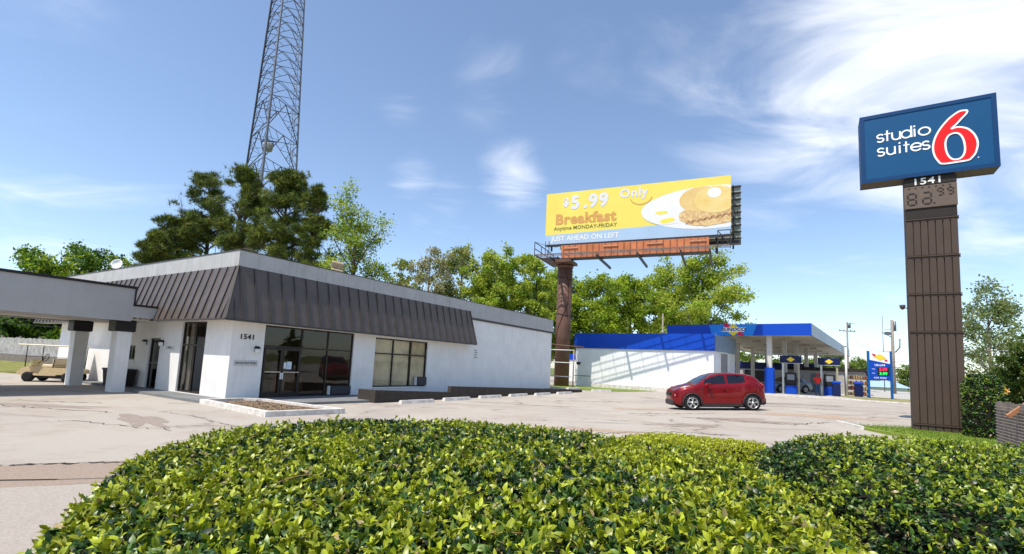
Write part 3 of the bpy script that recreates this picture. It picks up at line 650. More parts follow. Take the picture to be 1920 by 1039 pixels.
h3 = [(1.5,7.3),(1.8,6.8),(2.6,6.55),(3.4,6.7),(3.85,7.2),(3.4,7.7),(2.6,7.95),(1.8,7.8)]
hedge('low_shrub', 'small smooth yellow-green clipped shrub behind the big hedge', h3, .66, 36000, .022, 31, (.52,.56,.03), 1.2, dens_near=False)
# bare cut twigs lying in the hedge top
tw = MB(); random.seed(4)
for (x,y,z,dx,dy,l,rd) in ((-.25,1.62,1.03,1,.10,.34,.0035),(-.10,1.95,1.05,-.5,.9,.16,.003),(.42,1.72,1.05,-.7,.75,.18,.0035),(.22,2.6,1.07,-.3,.9,.2,.003),(.95,2.0,1.03,.9,-.4,.22,.003),(-1.0,2.2,1.04,.7,.5,.2,.003),(.1,1.5,1.02,.9,.3,.2,.003)):
    d = Vector((dx,dy,.08)).normalized(); pts = [Vector((x,y,z))+d*l*t+Vector((0,0,.015*sin(3*t))) for t in (0,.25,.5,.75,1)]
    tw.tube(pts, [rd,rd,rd*.9,rd*.8,rd*.5], 6)
e = [o for o in bpy.data.objects if o.name == 'clipped_hedge'][0]
tw.build('cut_twig', mat('twig',(.34,.22,.09),.7,var=.2,scale=60), e)

# ------------------------------------------------------------------ trees
def tree(name, label, base, height, rx, ry, crown0, seed, tint, n_leaf=9000, leaf=.26, gaps=.35, limbs=9, group=None, barkm=None, lean=(0,0), trunk_r=None, style='broad', bare=0., cat='tree', sparse=1.0):
    global RNG
    RNG = np.random.default_rng(seed); rnd = random.Random(seed)
    root = empty(name, base, 0, label, cat, group)
    H = height; cz0 = H*crown0; tr = trunk_r or H*.018
    mb = MB(); sides = 6
    fork = H*(crown0+.12); top = Vector((lean[0],lean[1],H*.93))
    tp = [Vector((0,0,-.2))]+[Vector((lean[0]*t+rnd.uniform(-.1,.1)*H*.03,lean[1]*t+rnd.uniform(-.1,.1)*H*.03,H*.93*t)) for t in (.12,.25,.4,.55,.7,.85,1)]
    mb.tube(tp, [tr*1.35,tr*1.1,tr,tr*.88,tr*.72,tr*.52,tr*.32,tr*.12], 8)
    def trunk_at(z):
        t = min(.99,max(0,z/(H*.93))); return Vector((lean[0]*t,lean[1]*t,z))
    def env(z):        # crown half-width 0..1 at height z
        t = (z-cz0)/(H-cz0)
        if style == 'pine': return max(.05,(1-t)**.42*min(1,.6+t*2.2))
        if style == 'tall': return max(.05, math.sin(pi*min(1,max(0,t*.92+.10)))**.6)
        return max(.05, math.sin(pi*min(1,max(0,t*.86+.14)))**.55)
    ends = []; segs = []
    for i in range(limbs):
        t = (i+rnd.random()*.8)/limbs; ze = cz0+(H-cz0)*(.10+.88*t); a = i*2.4+rnd.uniform(-.5,.5); r_ = env(ze)*rnd.uniform(.62,1.0)
        tip = trunk_at(ze)+Vector((cos(a)*rx*r_, sin(a)*ry*r_, rnd.uniform(-.03,.05)*H))
        drop = (.10 if style == 'pine' else .30)*(H-cz0)*rnd.uniform(.6,1.1)
        st = trunk_at(max(H*.15 if style!='pine' else cz0*.9, ze-drop)); rr = tr*(.50*(1-.6*t))
        mid = st.lerp(tip,.5)+Vector((0,0,(.04 if style != 'pine' else .02)*H*rnd.uniform(-.3,1)))
        P = [st, st.lerp(mid,.5)+Vector((rnd.uniform(-.1,.1)*rx*.4,rnd.uniform(-.1,.1)*ry*.4,0)), mid, mid.lerp(tip,.5)+Vector((0,0,.02*H*rnd.uniform(-1,1))), tip]
        mb.tube(P, [rr,rr*.82,rr*.62,rr*.42,rr*.14], sides, caps=False); ends.append(tip)
        for j in range(7 if style != 'pine' else 6):
            s_ = .30+.68*(j+rnd.random())/7; k = int(s_*4); f = s_*4-k; b = P[min(k,3)].lerp(P[min(k+1,4)],f)
            g = Vector((rnd.gauss(0,1)*rx,rnd.gauss(0,1)*ry,rnd.gauss(.25,.6)*(H-cz0)*.5)).normalized()
            ln = (.18+.16*rnd.random())*(rx+ry)*.5*(1.25 if style!='pine' else 1.0)
            e2 = b+Vector((g.x*ln,g.y*ln,(g.z+.15)*ln)); mb.tube([b,b.lerp(e2,.5)+Vector((0,0,.03*ln)),e2],[rr*.34,rr*.22,rr*.07],4,caps=False); ends.append(e2)
            for q in range(3):
                b3 = b.lerp(e2,rnd.uniform(.4,1)); g = Vector((rnd.gauss(0,1),rnd.gauss(0,1),rnd.gauss(.3,.8))).normalized()*ln*.55
                e3 = b3+g; mb.tube([b3,e3],[rr*.12,rr*.04],3,caps=False); ends.append(e3); ends.append(b3.lerp(e3,.5))
    mb.build('trunk', barkm or bark, root)
    E = np.array([tuple(x) for x in ends]); keep = np.ones(len(E),bool)
    gp = fbm(E, 2.2/max(rx,1), seed+1); keep = gp > np.quantile(gp, gaps*.55); E = E[keep]
    if bare: E = E[RNG.random(len(E)) > bare]
    tint = np.array(tint)
    if style == 'pine':
        n = n_leaf; c = E[RNG.integers(0,len(E),n)]+RNG.normal(size=(n,3))*np.array([rx,ry,rx*.40])*.070
        m = 11; C = np.repeat(c,m,0); N_ = n*m; D = unit(RNG.normal(size=(N_,3))+np.array([0,0,.45]))
        L_ = RNG.uniform(.6,1.2,(N_,1))*leaf; Sd = unit(np.cross(D,RNG.normal(size=(N_,3))))*leaf*.055
        V = np.stack([C-Sd,C+Sd,C+D*L_],1).reshape(-1,3); T = np.arange(N_*3).reshape(-1,3)
        tn = tint[RNG.integers(0,len(tint),n)]*RNG.uniform(.6,1.35,(n,1)); hi = fbm(c,.8,seed+5); tn *= (1+.22*np.clip(hi,-1,1))[:,None]
        np_mesh('crown', V, T, needle, root, np.repeat(np.repeat(tn,m,0),3,0))['kind'] = 'stuff'
    else:
        n = n_leaf; ei = RNG.integers(0,len(E),n); c = E[ei]+RNG.normal(size=(n,3))*np.array([rx,ry,(rx+ry)*.4])*.060*sparse
        D = unit(RNG.normal(size=(n,3))+np.array([0,0,-.2])); Sd = unit(np.cross(D,RNG.normal(size=(n,3)))); L_ = RNG.uniform(.6,1.3,(n,1))*leaf; W_ = L_*.34
        V = np.stack([c,c+D*L_*.5+Sd*W_,c+D*L_,c+D*L_*.5-Sd*W_],1).reshape(-1,3); Q = np.arange(n*4).reshape(-1,4)
        tn = tint[RNG.integers(0,len(tint),len(E))][ei]*RNG.uniform(.7,1.3,(n,1))
        np_mesh('crown', V, Q, treeleaf, root, np.repeat(tn,4,0))['kind'] = 'stuff'
    for ch in root.children:
        if ch.name.startswith('crown') and 'kind' in ch: del ch['kind']
    return root
def tree_px(name, label, px, top, hw, Y, **k):
    """a tree standing Y metres ahead; its height and spread in metres follow from how large the photo shows it"""
    b = pos(px, Y); t = pos(px, Y, top); z0 = k.pop('z0', 0); r_ = hw*Y/F_PX*k.pop('wide',1.0)
    return tree(name, label, (b.x,b.y,z0), t.z-z0, r_, r_*.9, **k)
PT = [(.11,.16,.028),(.14,.19,.028),(.06,.10,.022),(.24,.25,.04),(.17,.21,.03)]
pines = [(258,425,50,44,'small pine at the far left of the pine group behind the motel roof'),(312,376,76,47,'spreading pine second from the left of the pine group'),(366,334,92,50,'pine left of the tallest one, third from the left in the group'),
 (432,308,76,46,'tallest dark pine, its top just left of the lattice tower foot'),(508,318,84,44,'broad pine standing in front of the lattice tower foot'),(566,345,52,43,'slim pine at the right end of the pine group, above the roof floodlights')]
for i, (px, top, hw, Y, lb) in enumerate(pines):
    tree_px('pine_tree', lb, px, top+9, hw*.92, Y, crown0=.26+.16*(i>3)+.06*(i==3), seed=40+i, tint=PT, n_leaf=6500 if i not in (0,5) else 4200, leaf=.44, gaps=.82, limbs=24, style='pine', group='pines behind the motel')
GY = [(.34,.45,.05),(.25,.37,.035),(.42,.50,.06),(.46,.52,.08)]
G1 = [(.35,.46,.035),(.26,.39,.03),(.43,.52,.045),(.17,.26,.025)]
G2 = [(.34,.38,.09),(.42,.40,.13),(.24,.32,.06)]
GD = [(.07,.15,.02),(.11,.21,.025),(.16,.28,.025),(.05,.11,.015)]
tree_px('leafy_tree', 'pale loose spring tree right of the pines, thin leaves against sky', 650, 374, 76, 44, crown0=.26, seed=61, tint=GY+[(.12,.25,.06)], n_leaf=17000, leaf=.20, gaps=.35, limbs=18, style='tall', sparse=1.5)
far = [ # px, top, half width, Y, seed, tint, leaves, kind, label
 (745,492,38,66,71,G2,2500,.55,'nearly bare twiggy tree right of the motel roof edge'),
 (795,468,52,72,72,[(.34,.32,.15),(.40,.38,.18)],3600,.5,'greyish bare-branched tree above the long parapet'),
 (858,468,56,74,73,G2,7000,.25,'olive and brown budding tree above the middle of the parapet'),
 (905,478,50,70,74,GY,8500,.0,'fresh green tree left of the billboard walkway'),
 (955,474,52,76,75,GY,9500,0,'fresh green tree behind the far end of the parapet'),
 (1000,488,40,70,76,GY,7000,0,'narrow green tree just left of the billboard pole'),
 (1050,505,54,78,77,G1,9500,0,'bright green tree directly behind the billboard pole'),
 (1115,522,54,76,78,G1,10000,0,'rounded bright green tree right of the billboard pole'),
 (1180,520,58,80,79,G1,11000,0,'rounded bright green tree above the white filling station wall'),
 (1245,508,50,80,80,GY,9000,0,'bright green tree left of the tall tree at the canopy'),
 (1318,484,76,74,81,GY,15000,.0,'tallest spreading green tree above the blue canopy'),
]
for (px,top,hw,Y,sd_,tn,nl,br,lb) in far:
    tree_px('leafy_tree', lb, px, top, hw, Y, crown0=.05, seed=sd_, tint=tn, n_leaf=int(nl*2.6), leaf=.36, gaps=.22, limbs=16, bare=br, style='broad' if sd_%2 else 'tall', group='spring trees behind the motel and filling station', barkm=bark_pale if br else bark, wide=1.36)
left = [(60,462,62,60,91,GD+G1,13000,'rounded green tree at the far left above the portico'),(150,455,70,66,92,G1+GD,14000,'bushy green tree above the portico beside the satellite dish'),(222,478,42,70,93,GY,8000,'pale green tree between the portico trees and the pines'),
 (12,520,60,50,94,GD,12000,'dark green tree seen under the portico at the left edge'),(78,560,56,52,95,GD+G1,12000,'green tree seen under the portico behind the golf cart')]
for (px,top,hw,Y,sd_,tn,nl,lb) in left:
    tree_px('leafy_tree', lb, px, top+14, hw, Y, crown0=.06, seed=sd_, tint=tn, n_leaf=int(nl*1.7), leaf=.36, gaps=.1, limbs=18, group='trees beyond the portico', wide=1.3)
under = [(-.5,0),(.5,0)]
e = tree_px('dense_shrub', 'dark thicket behind the picket fence at the far left', 40, 590, 120, 64, crown0=.0, seed=97, tint=GD, n_leaf=14000, leaf=.35, gaps=.05, limbs=16, cat='shrub')
# trees beyond the filling station and at the right
for (px,top,hw,Y,sd_,nl,lb) in ((1395,662,40,100,101,6000,'green tree seen low under the station canopy, left side'),(1470,664,50,105,102,6000,'green tree seen low under the middle of the station canopy'),(1560,668,44,95,103,9000,'olive green tree behind the canopy corner and light pole'),(1605,676,40,110,104,6000,'low green tree right of the station light pole'),(1700,686,30,130,105,3000,'small far green tree right of the price sign')):
    tree_px('leafy_tree', lb, px, top, hw, Y, crown0=.02, seed=sd_, tint=[(.17,.24,.04),(.22,.28,.05),(.12,.19,.03)], n_leaf=nl, leaf=.42, gaps=.1, limbs=12, group='far trees beyond the filling station')
tree_px('leafy_tree', 'thin spring tree with upswept branches right of the sign pillar', 1856, 543, 78, 34, crown0=.20, seed=111, tint=[(.22,.30,.10),(.30,.34,.12),(.16,.24,.07)], n_leaf=9500, leaf=.17, gaps=.15, limbs=20, style='tall', barkm=bark_pale, trunk_r=.11)
tree_px('leafy_tree', 'dark broadleaf tree at the right edge above the board fence', 1925, 635, 46, 19, crown0=.18, seed=112, tint=[(.06,.12,.02),(.10,.17,.03),(.16,.20,.04)], n_leaf=7000, leaf=.13, gaps=.25, limbs=14)
rb_ = [(13.0,13.2),(13.2,12.7),(13.9,12.5),(14.5,12.8),(14.6,13.4),(14.2,13.9),(13.4,13.9)]
p_ = pos(1838, 15); 
hedge('tall_shrub', 'dark upright shrub between the sign pillar and the board fence', [(p_.x+a*.48,p_.y+b*.5) for a,b in ((-1,0),(-.7,-.7),(0,-1),(.7,-.7),(1,0),(.7,.7),(0,1),(-.7,.7))], 1.95, 4200, .075, 51, (.14,.24,.03), .12, dens_near=False)
# trees across the street, seen only as reflections in the motel glass
for i, (x,y,h_) in enumerate(((20,-6,11),(31,-1,12),(40,8,12),(-14,-14,11),(-26,-8,12))):
    tree('leafy_tree', 'broad street tree outside the view, reflected in the motel windows', (x,y,0), h_, 5, 5, .15, 120+i, GD, n_leaf=3000, leaf=.5, gaps=.1, limbs=10, group='trees across the street')

# ------------------------------------------------------------------ lattice tower
def tower():
    c = pos(504, 75, 320); cx, cy_ = c.x, c.y
    root = empty('lattice_tower', (cx,cy_,0), 0, 'tall three-legged steel lattice mast rising behind the pines', 'radio tower')
    HT = 92; r0, r1 = 5.8, 1.36
    def R_(z): return r0+(r1-r0)*z/HT
    A = [rad(167),rad(47),rad(287)]
    def L_(i,z): return Vector((R_(z)*cos(A[i]),R_(z)*sin(A[i]),z))
    for i in range(3):
        MB().tube([L_(i,0),L_(i,30),L_(i,60),L_(i,HT)],[.26 if i==2 else .17,.21 if i==2 else .15,.15,.10],10).build('tower_leg', steel if i else darksteel, root)
    zs = [0]; 
    while zs[-1] < 38: zs.append(zs[-1]+5.2)
    while zs[-1] < HT-2.6: zs.append(zs[-1]+2.6)
    for f in range(3):
        mb = MB(); i, j = f, (f+1)%3
        for k in range(len(zs)-1):
            a0,b0,a1,b1 = L_(i,zs[k]),L_(j,zs[k]),L_(i,zs[k+1]),L_(j,zs[k+1]); m1 = (a1+b1)/2; big = zs[k] < 38; w_ = .10 if big else .075
            mb.bar(a1,b1,w_*.8); mb.bar(a0,m1,w_); mb.bar(b0,m1,w_)
            if big:
                for (p0,q) in ((a0,a1),(b0,b1)):
                    md = p0.lerp(m1,.5); mb.bar(p0.lerp(q,.33),md,.05); mb.bar(p0.lerp(q,.66),md,.05); mb.bar(q,md,.05); mb.bar(p0.lerp(q,.66),p0.lerp(m1,.75),.05); mb.bar(p0.lerp(m1,.75),q.lerp(m1,.5),.05); mb.bar(p0.lerp(q,.33),p0.lerp(m1,.25),.04)
            else:
                mb.bar(a0.lerp(a1,.5),a0.lerp(m1,.5),.045); mb.bar(b0.lerp(b1,.5),b0.lerp(m1,.5),.045)
        mb.build('bracing', darksteel, root)
    mb = MB(); p = lambda z: Vector((R_(z)*.75*cos(rad(10)),R_(z)*.75*sin(rad(10)),z))
    for s_ in (-.2,.2): mb.bar(p(0)+Vector((s_,0,0)),p(HT)+Vector((s_,0,0)),.06)
    z = 0
    while z < HT: mb.bar(p(z)+Vector((-.2,0,0)),p(z)+Vector((.2,0,0)),.03); z += .6
    mb.build('ladder', steel, root)
    d = MB(); d.lathe([(.0,-.6),(.62,-.6),(.7,-.3),(.7,.5),(.5,.6),(0,.6)],(R_(33)*.55*cos(A[2]),R_(33)*.55*sin(A[2]),33.6),n=16); d.build('drum_antenna', mat('antenna_tan',(.42,.40,.34),.6), root)
    d = MB(); q = Vector((R_(33)*.55*cos(A[2]),R_(33)*.55*sin(A[2]),34.5)); d.bar(q+Vector((-1.2,0,0)),q+Vector((1.2,0,0)),.12); d.bar(q,L_(2,34.5),.12); d.build('antenna_bracket', darksteel, root)
tower()

# ------------------------------------------------------------------ tall sign by the right
SG = empty('motel_sign', (13.53,16.51,0), rad(-32.16), 'tall brown pillar sign carrying a blue cabinet with a red 6', 'pylon sign')
sb = MB()
sb.hexa([(.02,.06,-.1),(1.35,.06,-.1),(1.35,.50,-.1),(.02,.50,-.1),(.06,.06,8.72),(1.40,.06,8.72),(1.40,.50,8.72),(.06,.50,8.72)]); sb.build('pillar', signbrown, SG)
def off(z): return .05*z/8.7
ribs = MB(); led = MB(); seg = [(-.05,.26),(.32,3.33),(3.39,4.62),(4.68,5.92),(5.98,7.22)]
for (za,zb) in seg:
    n = 7
    for i in range(n):
        a = .0+1.37*i/n+.012; b_ = .0+1.37*(i+1)/n-.012; oa, ob = off(za), off(zb)
        ribs.hexa([(a+oa,.0,za),(b_+oa,.0,za),(b_+oa,.06,za),(a+oa,.06,za),(a+ob,.0,zb),(b_+ob,.0,zb),(b_+ob,.06,zb),(a+ob,.06,zb)])
    led.box(-.02+off(zb),1.39+off(zb),-.03,.055,zb+.008,zb+.045)
ribs.build('corrugated_cladding', signbrown, SG); led.build('ledge', signbrown, SG)
nt_ = MB()
for (za,zb) in seg[1:]:
    for i in range(1,8): x = 1.37*i/7+off(zb); nt_.box(x-.035,x+.02,-.012,-.001,zb-.07,zb-.01)
nt_.build('dark_notch', signbrown_d, SG)  # flat dark plates added in place of the little notches beneath the ledges
MB().box(.06,1.40,-.01,.055,7.28,7.62).build('dark_band', signbrown_d, SG)
pp = MB().bbox(.02,1.42,-.05,.055,7.63,8.42,.012).build('price_panel', mat('price_panel_brown',(.14,.105,.085),.6,var=.06), SG)
MB().bbox(.03,1.42,-.055,.055,8.43,8.71,.012).build('number_panel', signbrown_d, SG)
text('street_number', '1541', .32, plain_white, SG, (.66,-.058,8.56), bold=.005, sx=1.2, spacing=1.1, depth=.01)
def seg7(mb, x, z, w_, h, segs, t):
    pts = {'a':((0,h),(w_,h)),'b':((w_,h),(w_,h/2)),'c':((w_,h/2),(w_,0)),'d':((0,0),(w_,0)),'e':((0,h/2),(0,0)),'f':((0,h),(0,h/2)),'g':((0,h/2),(w_,h/2))}
    for s_ in segs:
        (a,b_),(c_,d) = pts[s_]; l = .012; ex = t*.25
        if b_ == d: ribbon(mb,[(x+a+t*.7,z+b_),(x+c_-t*.7,z+d)],t,-.052,.008)
        else: ribbon(mb,[(x+a,z+max(b_,d)-t*.7),(x+c_,z+min(b_,d)+t*.7)],t,-.052,.008)
g = MB(); seg7(g,.12,7.76,.22,.40,'abcdefg',.045); seg7(g,.52,7.76,.22,.40,'abcdeg',.045); seg7(g,.92,8.02,.14,.24,'abcdfg',.04); seg7(g,1.18,8.02,.14,.24,'abcdfg',.04); g.box(.80,.84,-.06,-.052,7.74,7.80)
for i in range(7): g.box(.14+.18*i,.18+.18*i,-.062,-.052,8.33,8.37)
g.build('price_digits', signbrown_d, pp)
cab_b = mat('cabinet_blue', (.0015,.070,.19), .55, var=.03, scale=1)
cab_d = mat('cabinet_blue_dark', (.001,.042,.14), .5, var=.03, scale=1)
X0, X1, Y0, Y1, Z0, Z1 = -1.172, 2.475, -.146, .62, 8.735, 11.25
cb = MB(); cb.box(X0,X1,Y0+.05,Y1-.05,Z0+.01,Z1-.01); cbo = cb.build('sign_cabinet', mat('cabinet_underside',(.11,.085,.06),.7,var=.1), SG)
fr = MB()
for yy0, yy1 in ((Y0,Y0+.048),(Y1-.048,Y1)):
    fr.box(X0-.01,X1+.01,yy0,yy1,Z0,Z0+.13); fr.box(X0-.01,X1+.01,yy0,yy1,Z1-.13,Z1); fr.box(X0-.01,X0+.12,yy0,yy1,Z0+.13,Z1-.13); fr.box(X1-.12,X1+.01,yy0,yy1,Z0+.13,Z1-.13)
fr.box(X0-.008,X0,Y0+.05,Y1-.05,Z0+.005,Z1-.005); fr.box(X1,X1+.008,Y0+.05,Y1-.05,Z0+.005,Z1-.005); fr.box(X0,X1,Y0+.05,Y1-.05,Z1-.008,Z1-.002)
fr.build('cabinet_frame', cab_d, cbo)
MB().box(X0+.12,X1-.12,Y0+.02,Y0+.045,Z0+.13,Z1-.13).build('sign_face', cab_b, cbo)
fy = Y0+.018
outer = [(2.889,10.82),(2.927,10.797),(2.908,10.707),(2.782,10.56),(2.639,10.389),(2.506,10.256),(2.634,10.281),(2.769,10.25),(2.92,10.161),(3.046,9.985),(3.114,9.809),(3.141,9.643),(3.129,9.486),(3.073,9.284),(2.993,9.167),(2.894,9.08),(2.625,9.064),(2.233,9.07),(2.119,9.201),(2.045,9.38),(2.009,9.607),(2.025,9.825),(2.09,10.06),(2.199,10.284),(2.347,10.499),(2.492,10.657),(2.654,10.783),(2.773,10.83)]
hole = [(2.597,10.085),(2.693,10.036),(2.765,9.912),(2.807,9.741),(2.823,9.522),(2.8,9.339),(2.727,9.206),(2.629,9.158),(2.513,9.175),(2.419,9.279),(2.357,9.455),(2.335,9.65),(2.341,9.813),(2.386,9.967),(2.469,10.059)]
def curve_shape(name, loops, m, parent, loc, depth=.006, offset=0):
    c = bpy.data.curves.new(name,'CURVE'); c.dimensions = '2D'; c.fill_mode = 'BOTH'; c.extrude = depth; c.offset = offset; c.resolution_u = 6
    for lp in loops:
        s_ = c.splines.new('BEZIER'); s_.bezier_points.add(len(lp)-1); s_.use_cyclic_u = True
        for p, q in zip(s_.bezier_points, lp): p.co = (q[0],q[1],0); p.handle_left_type = p.handle_right_type = 'AUTO'
    t = bpy.data.objects.new('tmp', c); COL.objects.link(t); bpy.context.view_layer.update()
    me = bpy.data.meshes.new_from_object(t.evaluated_get(bpy.context.evaluated_depsgraph_get())); bpy.data.objects.remove(t); bpy.data.curves.remove(c)
    me.materials.clear(); me.materials.append(m); me.name = name
    o = bpy.data.objects.new(name, me); COL.objects.link(o); o.parent = parent; o.location = loc; o.rotation_euler = (pi/2,0,0); return o
redm = mat('sign_red', (.78,.012,.012), .4, var=.03); wh = mat('sign_white', (.88,.88,.88), .4, var=.02)
curve_shape('numeral_six', [outer, hole], redm, cbo, (X0,fy-.010,0), .006)
ol = MB(); 
def dense(lp, n=120): return [tuple(p) for p in smooth_loop(lp, n)]
ribbon(ol, dense(outer), .052, fy-.004, .016, closed=True); ribbon(ol, dense(hole,70), .052, fy-.004, .016, closed=True)
oo = ol.build('numeral_outline', wh, cbo); oo.location = (X0,0,0)
# geometric lower-case lettering built from strokes
def letters(mb, word, x, z, xh, adv, t):
    r = xh/2
    for ch, a in zip(word, adv):
        c = x
        if ch == 's': ribbon(mb, arc(c,z+xh*.74,r*.62,xh*.25,25,265,12)+arc(c,z+xh*.26,r*.66,xh*.25,90,-155,12)[1:], t, fy, .012)
        if ch == 't': ribbon(mb, [(c,z),(c,z+xh*1.38)], t, fy, .012); ribbon(mb, [(c-r*.55,z+xh*.93),(c+r*.65,z+xh*.93)], t*.85, fy-.001, .012)
        if ch == 'u': ribbon(mb, [(c-r*.78,z+xh)]+arc(c,z+r*.85,r*.78,r*.82,180,360,14)+[(c+r*.78,z+xh)], t, fy, .012); ribbon(mb, [(c+r*.78,z),(c+r*.78,z+xh)], t, fy-.001, .012)
        if ch == 'd': ribbon(mb, arc(c,z+r,r*.95,r*.95,0,360,24)[:-1], t, fy, .012, closed=True); ribbon(mb, [(c+r*.98,z),(c+r*.98,z+xh*1.45)], t, fy-.001, .012)
        if ch == 'i': ribbon(mb, [(c,z),(c,z+xh)], t, fy, .012); ribbon(mb, [(c,z+xh*1.22),(c,z+xh*1.42)], t, fy, .012)
        if ch == 'o': ribbon(mb, arc(c,z+r,r*1.08,r*.95,0,360,24)[:-1], t, fy, .012, closed=True)
        if ch == 'e': ribbon(mb, [(c-r*.9,z+r),(c+r*.92,z+r)]+arc(c,z+r,r*1.0,r*.95,8,325,22)[1:], t, fy, .012)
        x += a
lt = MB(); letters(lt,'studio',.58,10.19,.285,(.20,.25,.285,.225,.265,0),.050); letters(lt,'suites',.585,9.67,.285,(.285,.245,.18,.275,.26,0),.050)
lt.build('lettering', wh, cbo).location = (X0,0,0)
MB().lathe([(0,0),(.022,0),(.022,.01),(0,.01)],(X0+3.14,fy-.012,9.12),'y',12).build('trademark_dot', wh, cbo)
sp = MB(); sp.lathe([(.03,0),(.07,.05),(.09,.16),(.0,.16)],(-.12,.2,4.15),'z',10); sp.bar((-.12,.2,4.2),(.03,.2,4.2),.03); sp.build('spotlight', signbrown, SG)

# ------------------------------------------------------------------ billboard
BB = empty('billboard', (2.62,41.94,-.112), rad(-24), 'large yellow breakfast billboard on a single thick brown pole', 'billboard')
BZ0, BZ1, BW = 11.55, 15.85, 13.95; BB.scale = (1.07,1.07,1.07)
yb = mat('billboard_yellow', (.78,.64,.13), .7, var=.04, scale=.3); bbw = mat('billboard_white', (.72,.72,.71), .7, var=.02)
bblue = mat('billboard_pale_blue', (.36,.50,.68), .7, var=.03, scale=.5); btan = mat('billboard_tan', (.62,.32,.10), .7, var=.04); bink = mat('billboard_ink', (.18,.17,.06), .7); blav = mat('billboard_lavender', (.66,.66,.72), .7, var=.02)
MB().box(0,BW,0,.18,BZ0,BZ1).build('billboard_panel', yb, BB)
fc = bpy.data.objects['billboard_panel']
MB().prism([(0.0,BZ0),(BW,BZ0),(BW,12.6),(8.1,12.52),(0.0,12.33)], lambda a,b,d:(a,d,b), -.012, -.002).build('blue_band', bblue, fc)
text('price_lettering', '$', .85, blav, fc, (1.68,-.014,14.98), bold=.05, depth=.003)
text('price_lettering', '5', 1.5, blav, fc, (2.48,-.014,14.88), bold=.06, depth=.003); text('price_lettering', '.99', 1.5, blav, fc, (4.15,-.014,14.88), bold=.06, depth=.003, spacing=1.12)
text('price_lettering', 'Only', .98, blav, fc, (7.1,-.014,15.24), bold=.03, depth=.003, spacing=1.12)
sm_ = MB(); ribbon(sm_, arc(7.67,14.9,.82,.62,190,350,20), .07, -.004, .01); sm_.build('smile_mark', btan, fc)
text('headline', 'Breakfast', 1.15, btan, fc, (3.3,-.014,13.56), bold=.045, depth=.003, sx=1.06, spacing=1.08)
text('subline', 'Anytime MONDAY-FRIDAY', .43, bink, fc, (3.3,-.014,12.83), bold=.004, depth=.003, spacing=1.02)
text('footer', 'JUST AHEAD ON LEFT', .56, bbw, fc, (3.3,-.018,11.98), bold=.012, depth=.003)
# plate picture: flat shapes printed on the panel, cut at the panel's right edge
def ell(cx, cz, rx, rz, n=48, clip=BW, rot=0): return [(min(clip, cx+rx*cos(2*pi*i/n)*cos(rot)-rz*sin(2*pi*i/n)*sin(rot)), cz+rx*cos(2*pi*i/n)*sin(rot)+rz*sin(2*pi*i/n)*cos(rot)) for i in range(n)]
def flat(name, poly, y0, m):
    q = []
    for p in poly:
        if not q or (abs(p[0]-q[-1][0])+abs(p[1]-q[-1][1])) > 1e-4: q.append(p)
    MB().prism(q, lambda a,b,d:(a,d,b), y0-.004, y0).build(name, m, fc)
tanm = mat('pancake_tan', (.72,.54,.24), .7, var=.12, scale=1.2, col2=(.64,.42,.15)); hashm = mat('hash_brown', (.74,.56,.28), .8, var=.3, scale=4.5, col2=(.48,.27,.12), detail=8); eggy = mat('egg_yellow', (.90,.68,.08), .7, var=.05); cream = mat('whipped_cream', (.92,.88,.80), .7, var=.05)
flat('plate_picture', ell(12.6,13.62,4.9,1.60), -.016, bbw)
flat('plate_rim', ell(12.75,13.66,4.35,1.28), -.021, mat('plate_offwhite',(.80,.80,.78),.7,var=.02)); flat('egg_white', ell(9.75,13.25,1.45,.72,rot=.1), -.026, bbw)  # off-white printed oval inside the plate, then the egg white
random.seed(2)
flat('hash_picture', [(min(BW,12.6+2.15*cos(a)*(1+.05*random.uniform(-1,1))),13.05+.80*sin(a)*(1+.10*random.uniform(-1,1))) for a in [2*pi*i/40 for i in range(40)]], -.031, hashm)
flat('pancake_picture', ell(12.0,14.25,1.55,.95), -.036, tanm); flat('pancake_picture', ell(12.95,14.15,1.45,1.0), -.041, mat('pancake_gold',(.76,.60,.28),.7,var=.14,scale=.9,col2=(.70,.50,.16)))
flat('butter_picture', ell(12.85,14.66,.46,.36), -.046, cream)
flat('yolk_picture', ell(9.2,13.47,.45,.13), -.031, eggy); flat('yolk_picture', ell(9.62,12.84,.55,.17,rot=.1), -.031, eggy)
for i in range(7):
    x = 11.1+.42*i; flat('bacon_picture', [(min(BW,x+a),z) for a,z in ((-.2,12.55+.07*i),(0,12.72+.07*i),(.2,12.58+.07*i),(.35,12.75+.07*i),(.34,12.62+.07*i),(.2,12.45+.07*i),(0,12.58+.07*i),(-.18,12.44+.07*i))], -.046, mat('bacon_brown',(.55,.30,.16),.7,var=.2,scale=6))
# frames
b = MB(); b.box(.1,BW,.0,.25,BZ0-.14,BZ0-.004)
for i in range(12): x = .5+i*1.17; b.box(x-.06,x+.06,.19,.32,BZ0-.5,BZ1-.1)
for zz in (12.2,13.3,14.4,15.4): b.box(.1,BW-.05,.33,.42,zz,zz+.1)
for i in range(12): b.box(.8+i*1.1,1.15+i*1.1,-.05,.0,BZ0-.24,BZ0-.145)
b.build('panel_frame', darksteel, BB)
b = MB(); b.box(.5,14.62,2.35,2.45,BZ0+.15,BZ1+.0); b.build('rear_panel', mat('rear_sheet',(.33,.36,.32),.7,var=.1,scale=2), BB)
b = MB()
for i in range(9): z = BZ0+.2+i*.5; b.box(.6,14.66,2.22,2.34,z,z+.09)
for x in (1.5,4,6.5,9,11.5,14.1): b.box(x-.06,x+.06,2.1,2.2,BZ0-.6,BZ1-.2); b.bar((x,.42,15.2),(x,2.1,15.2),.08); b.bar((x,.42,12.1),(x,2.1,13.8),.06); b.bar((x,.42,12.1),(x,2.1,12.1),.08)
b.build('rear_frame', darksteel, BB)
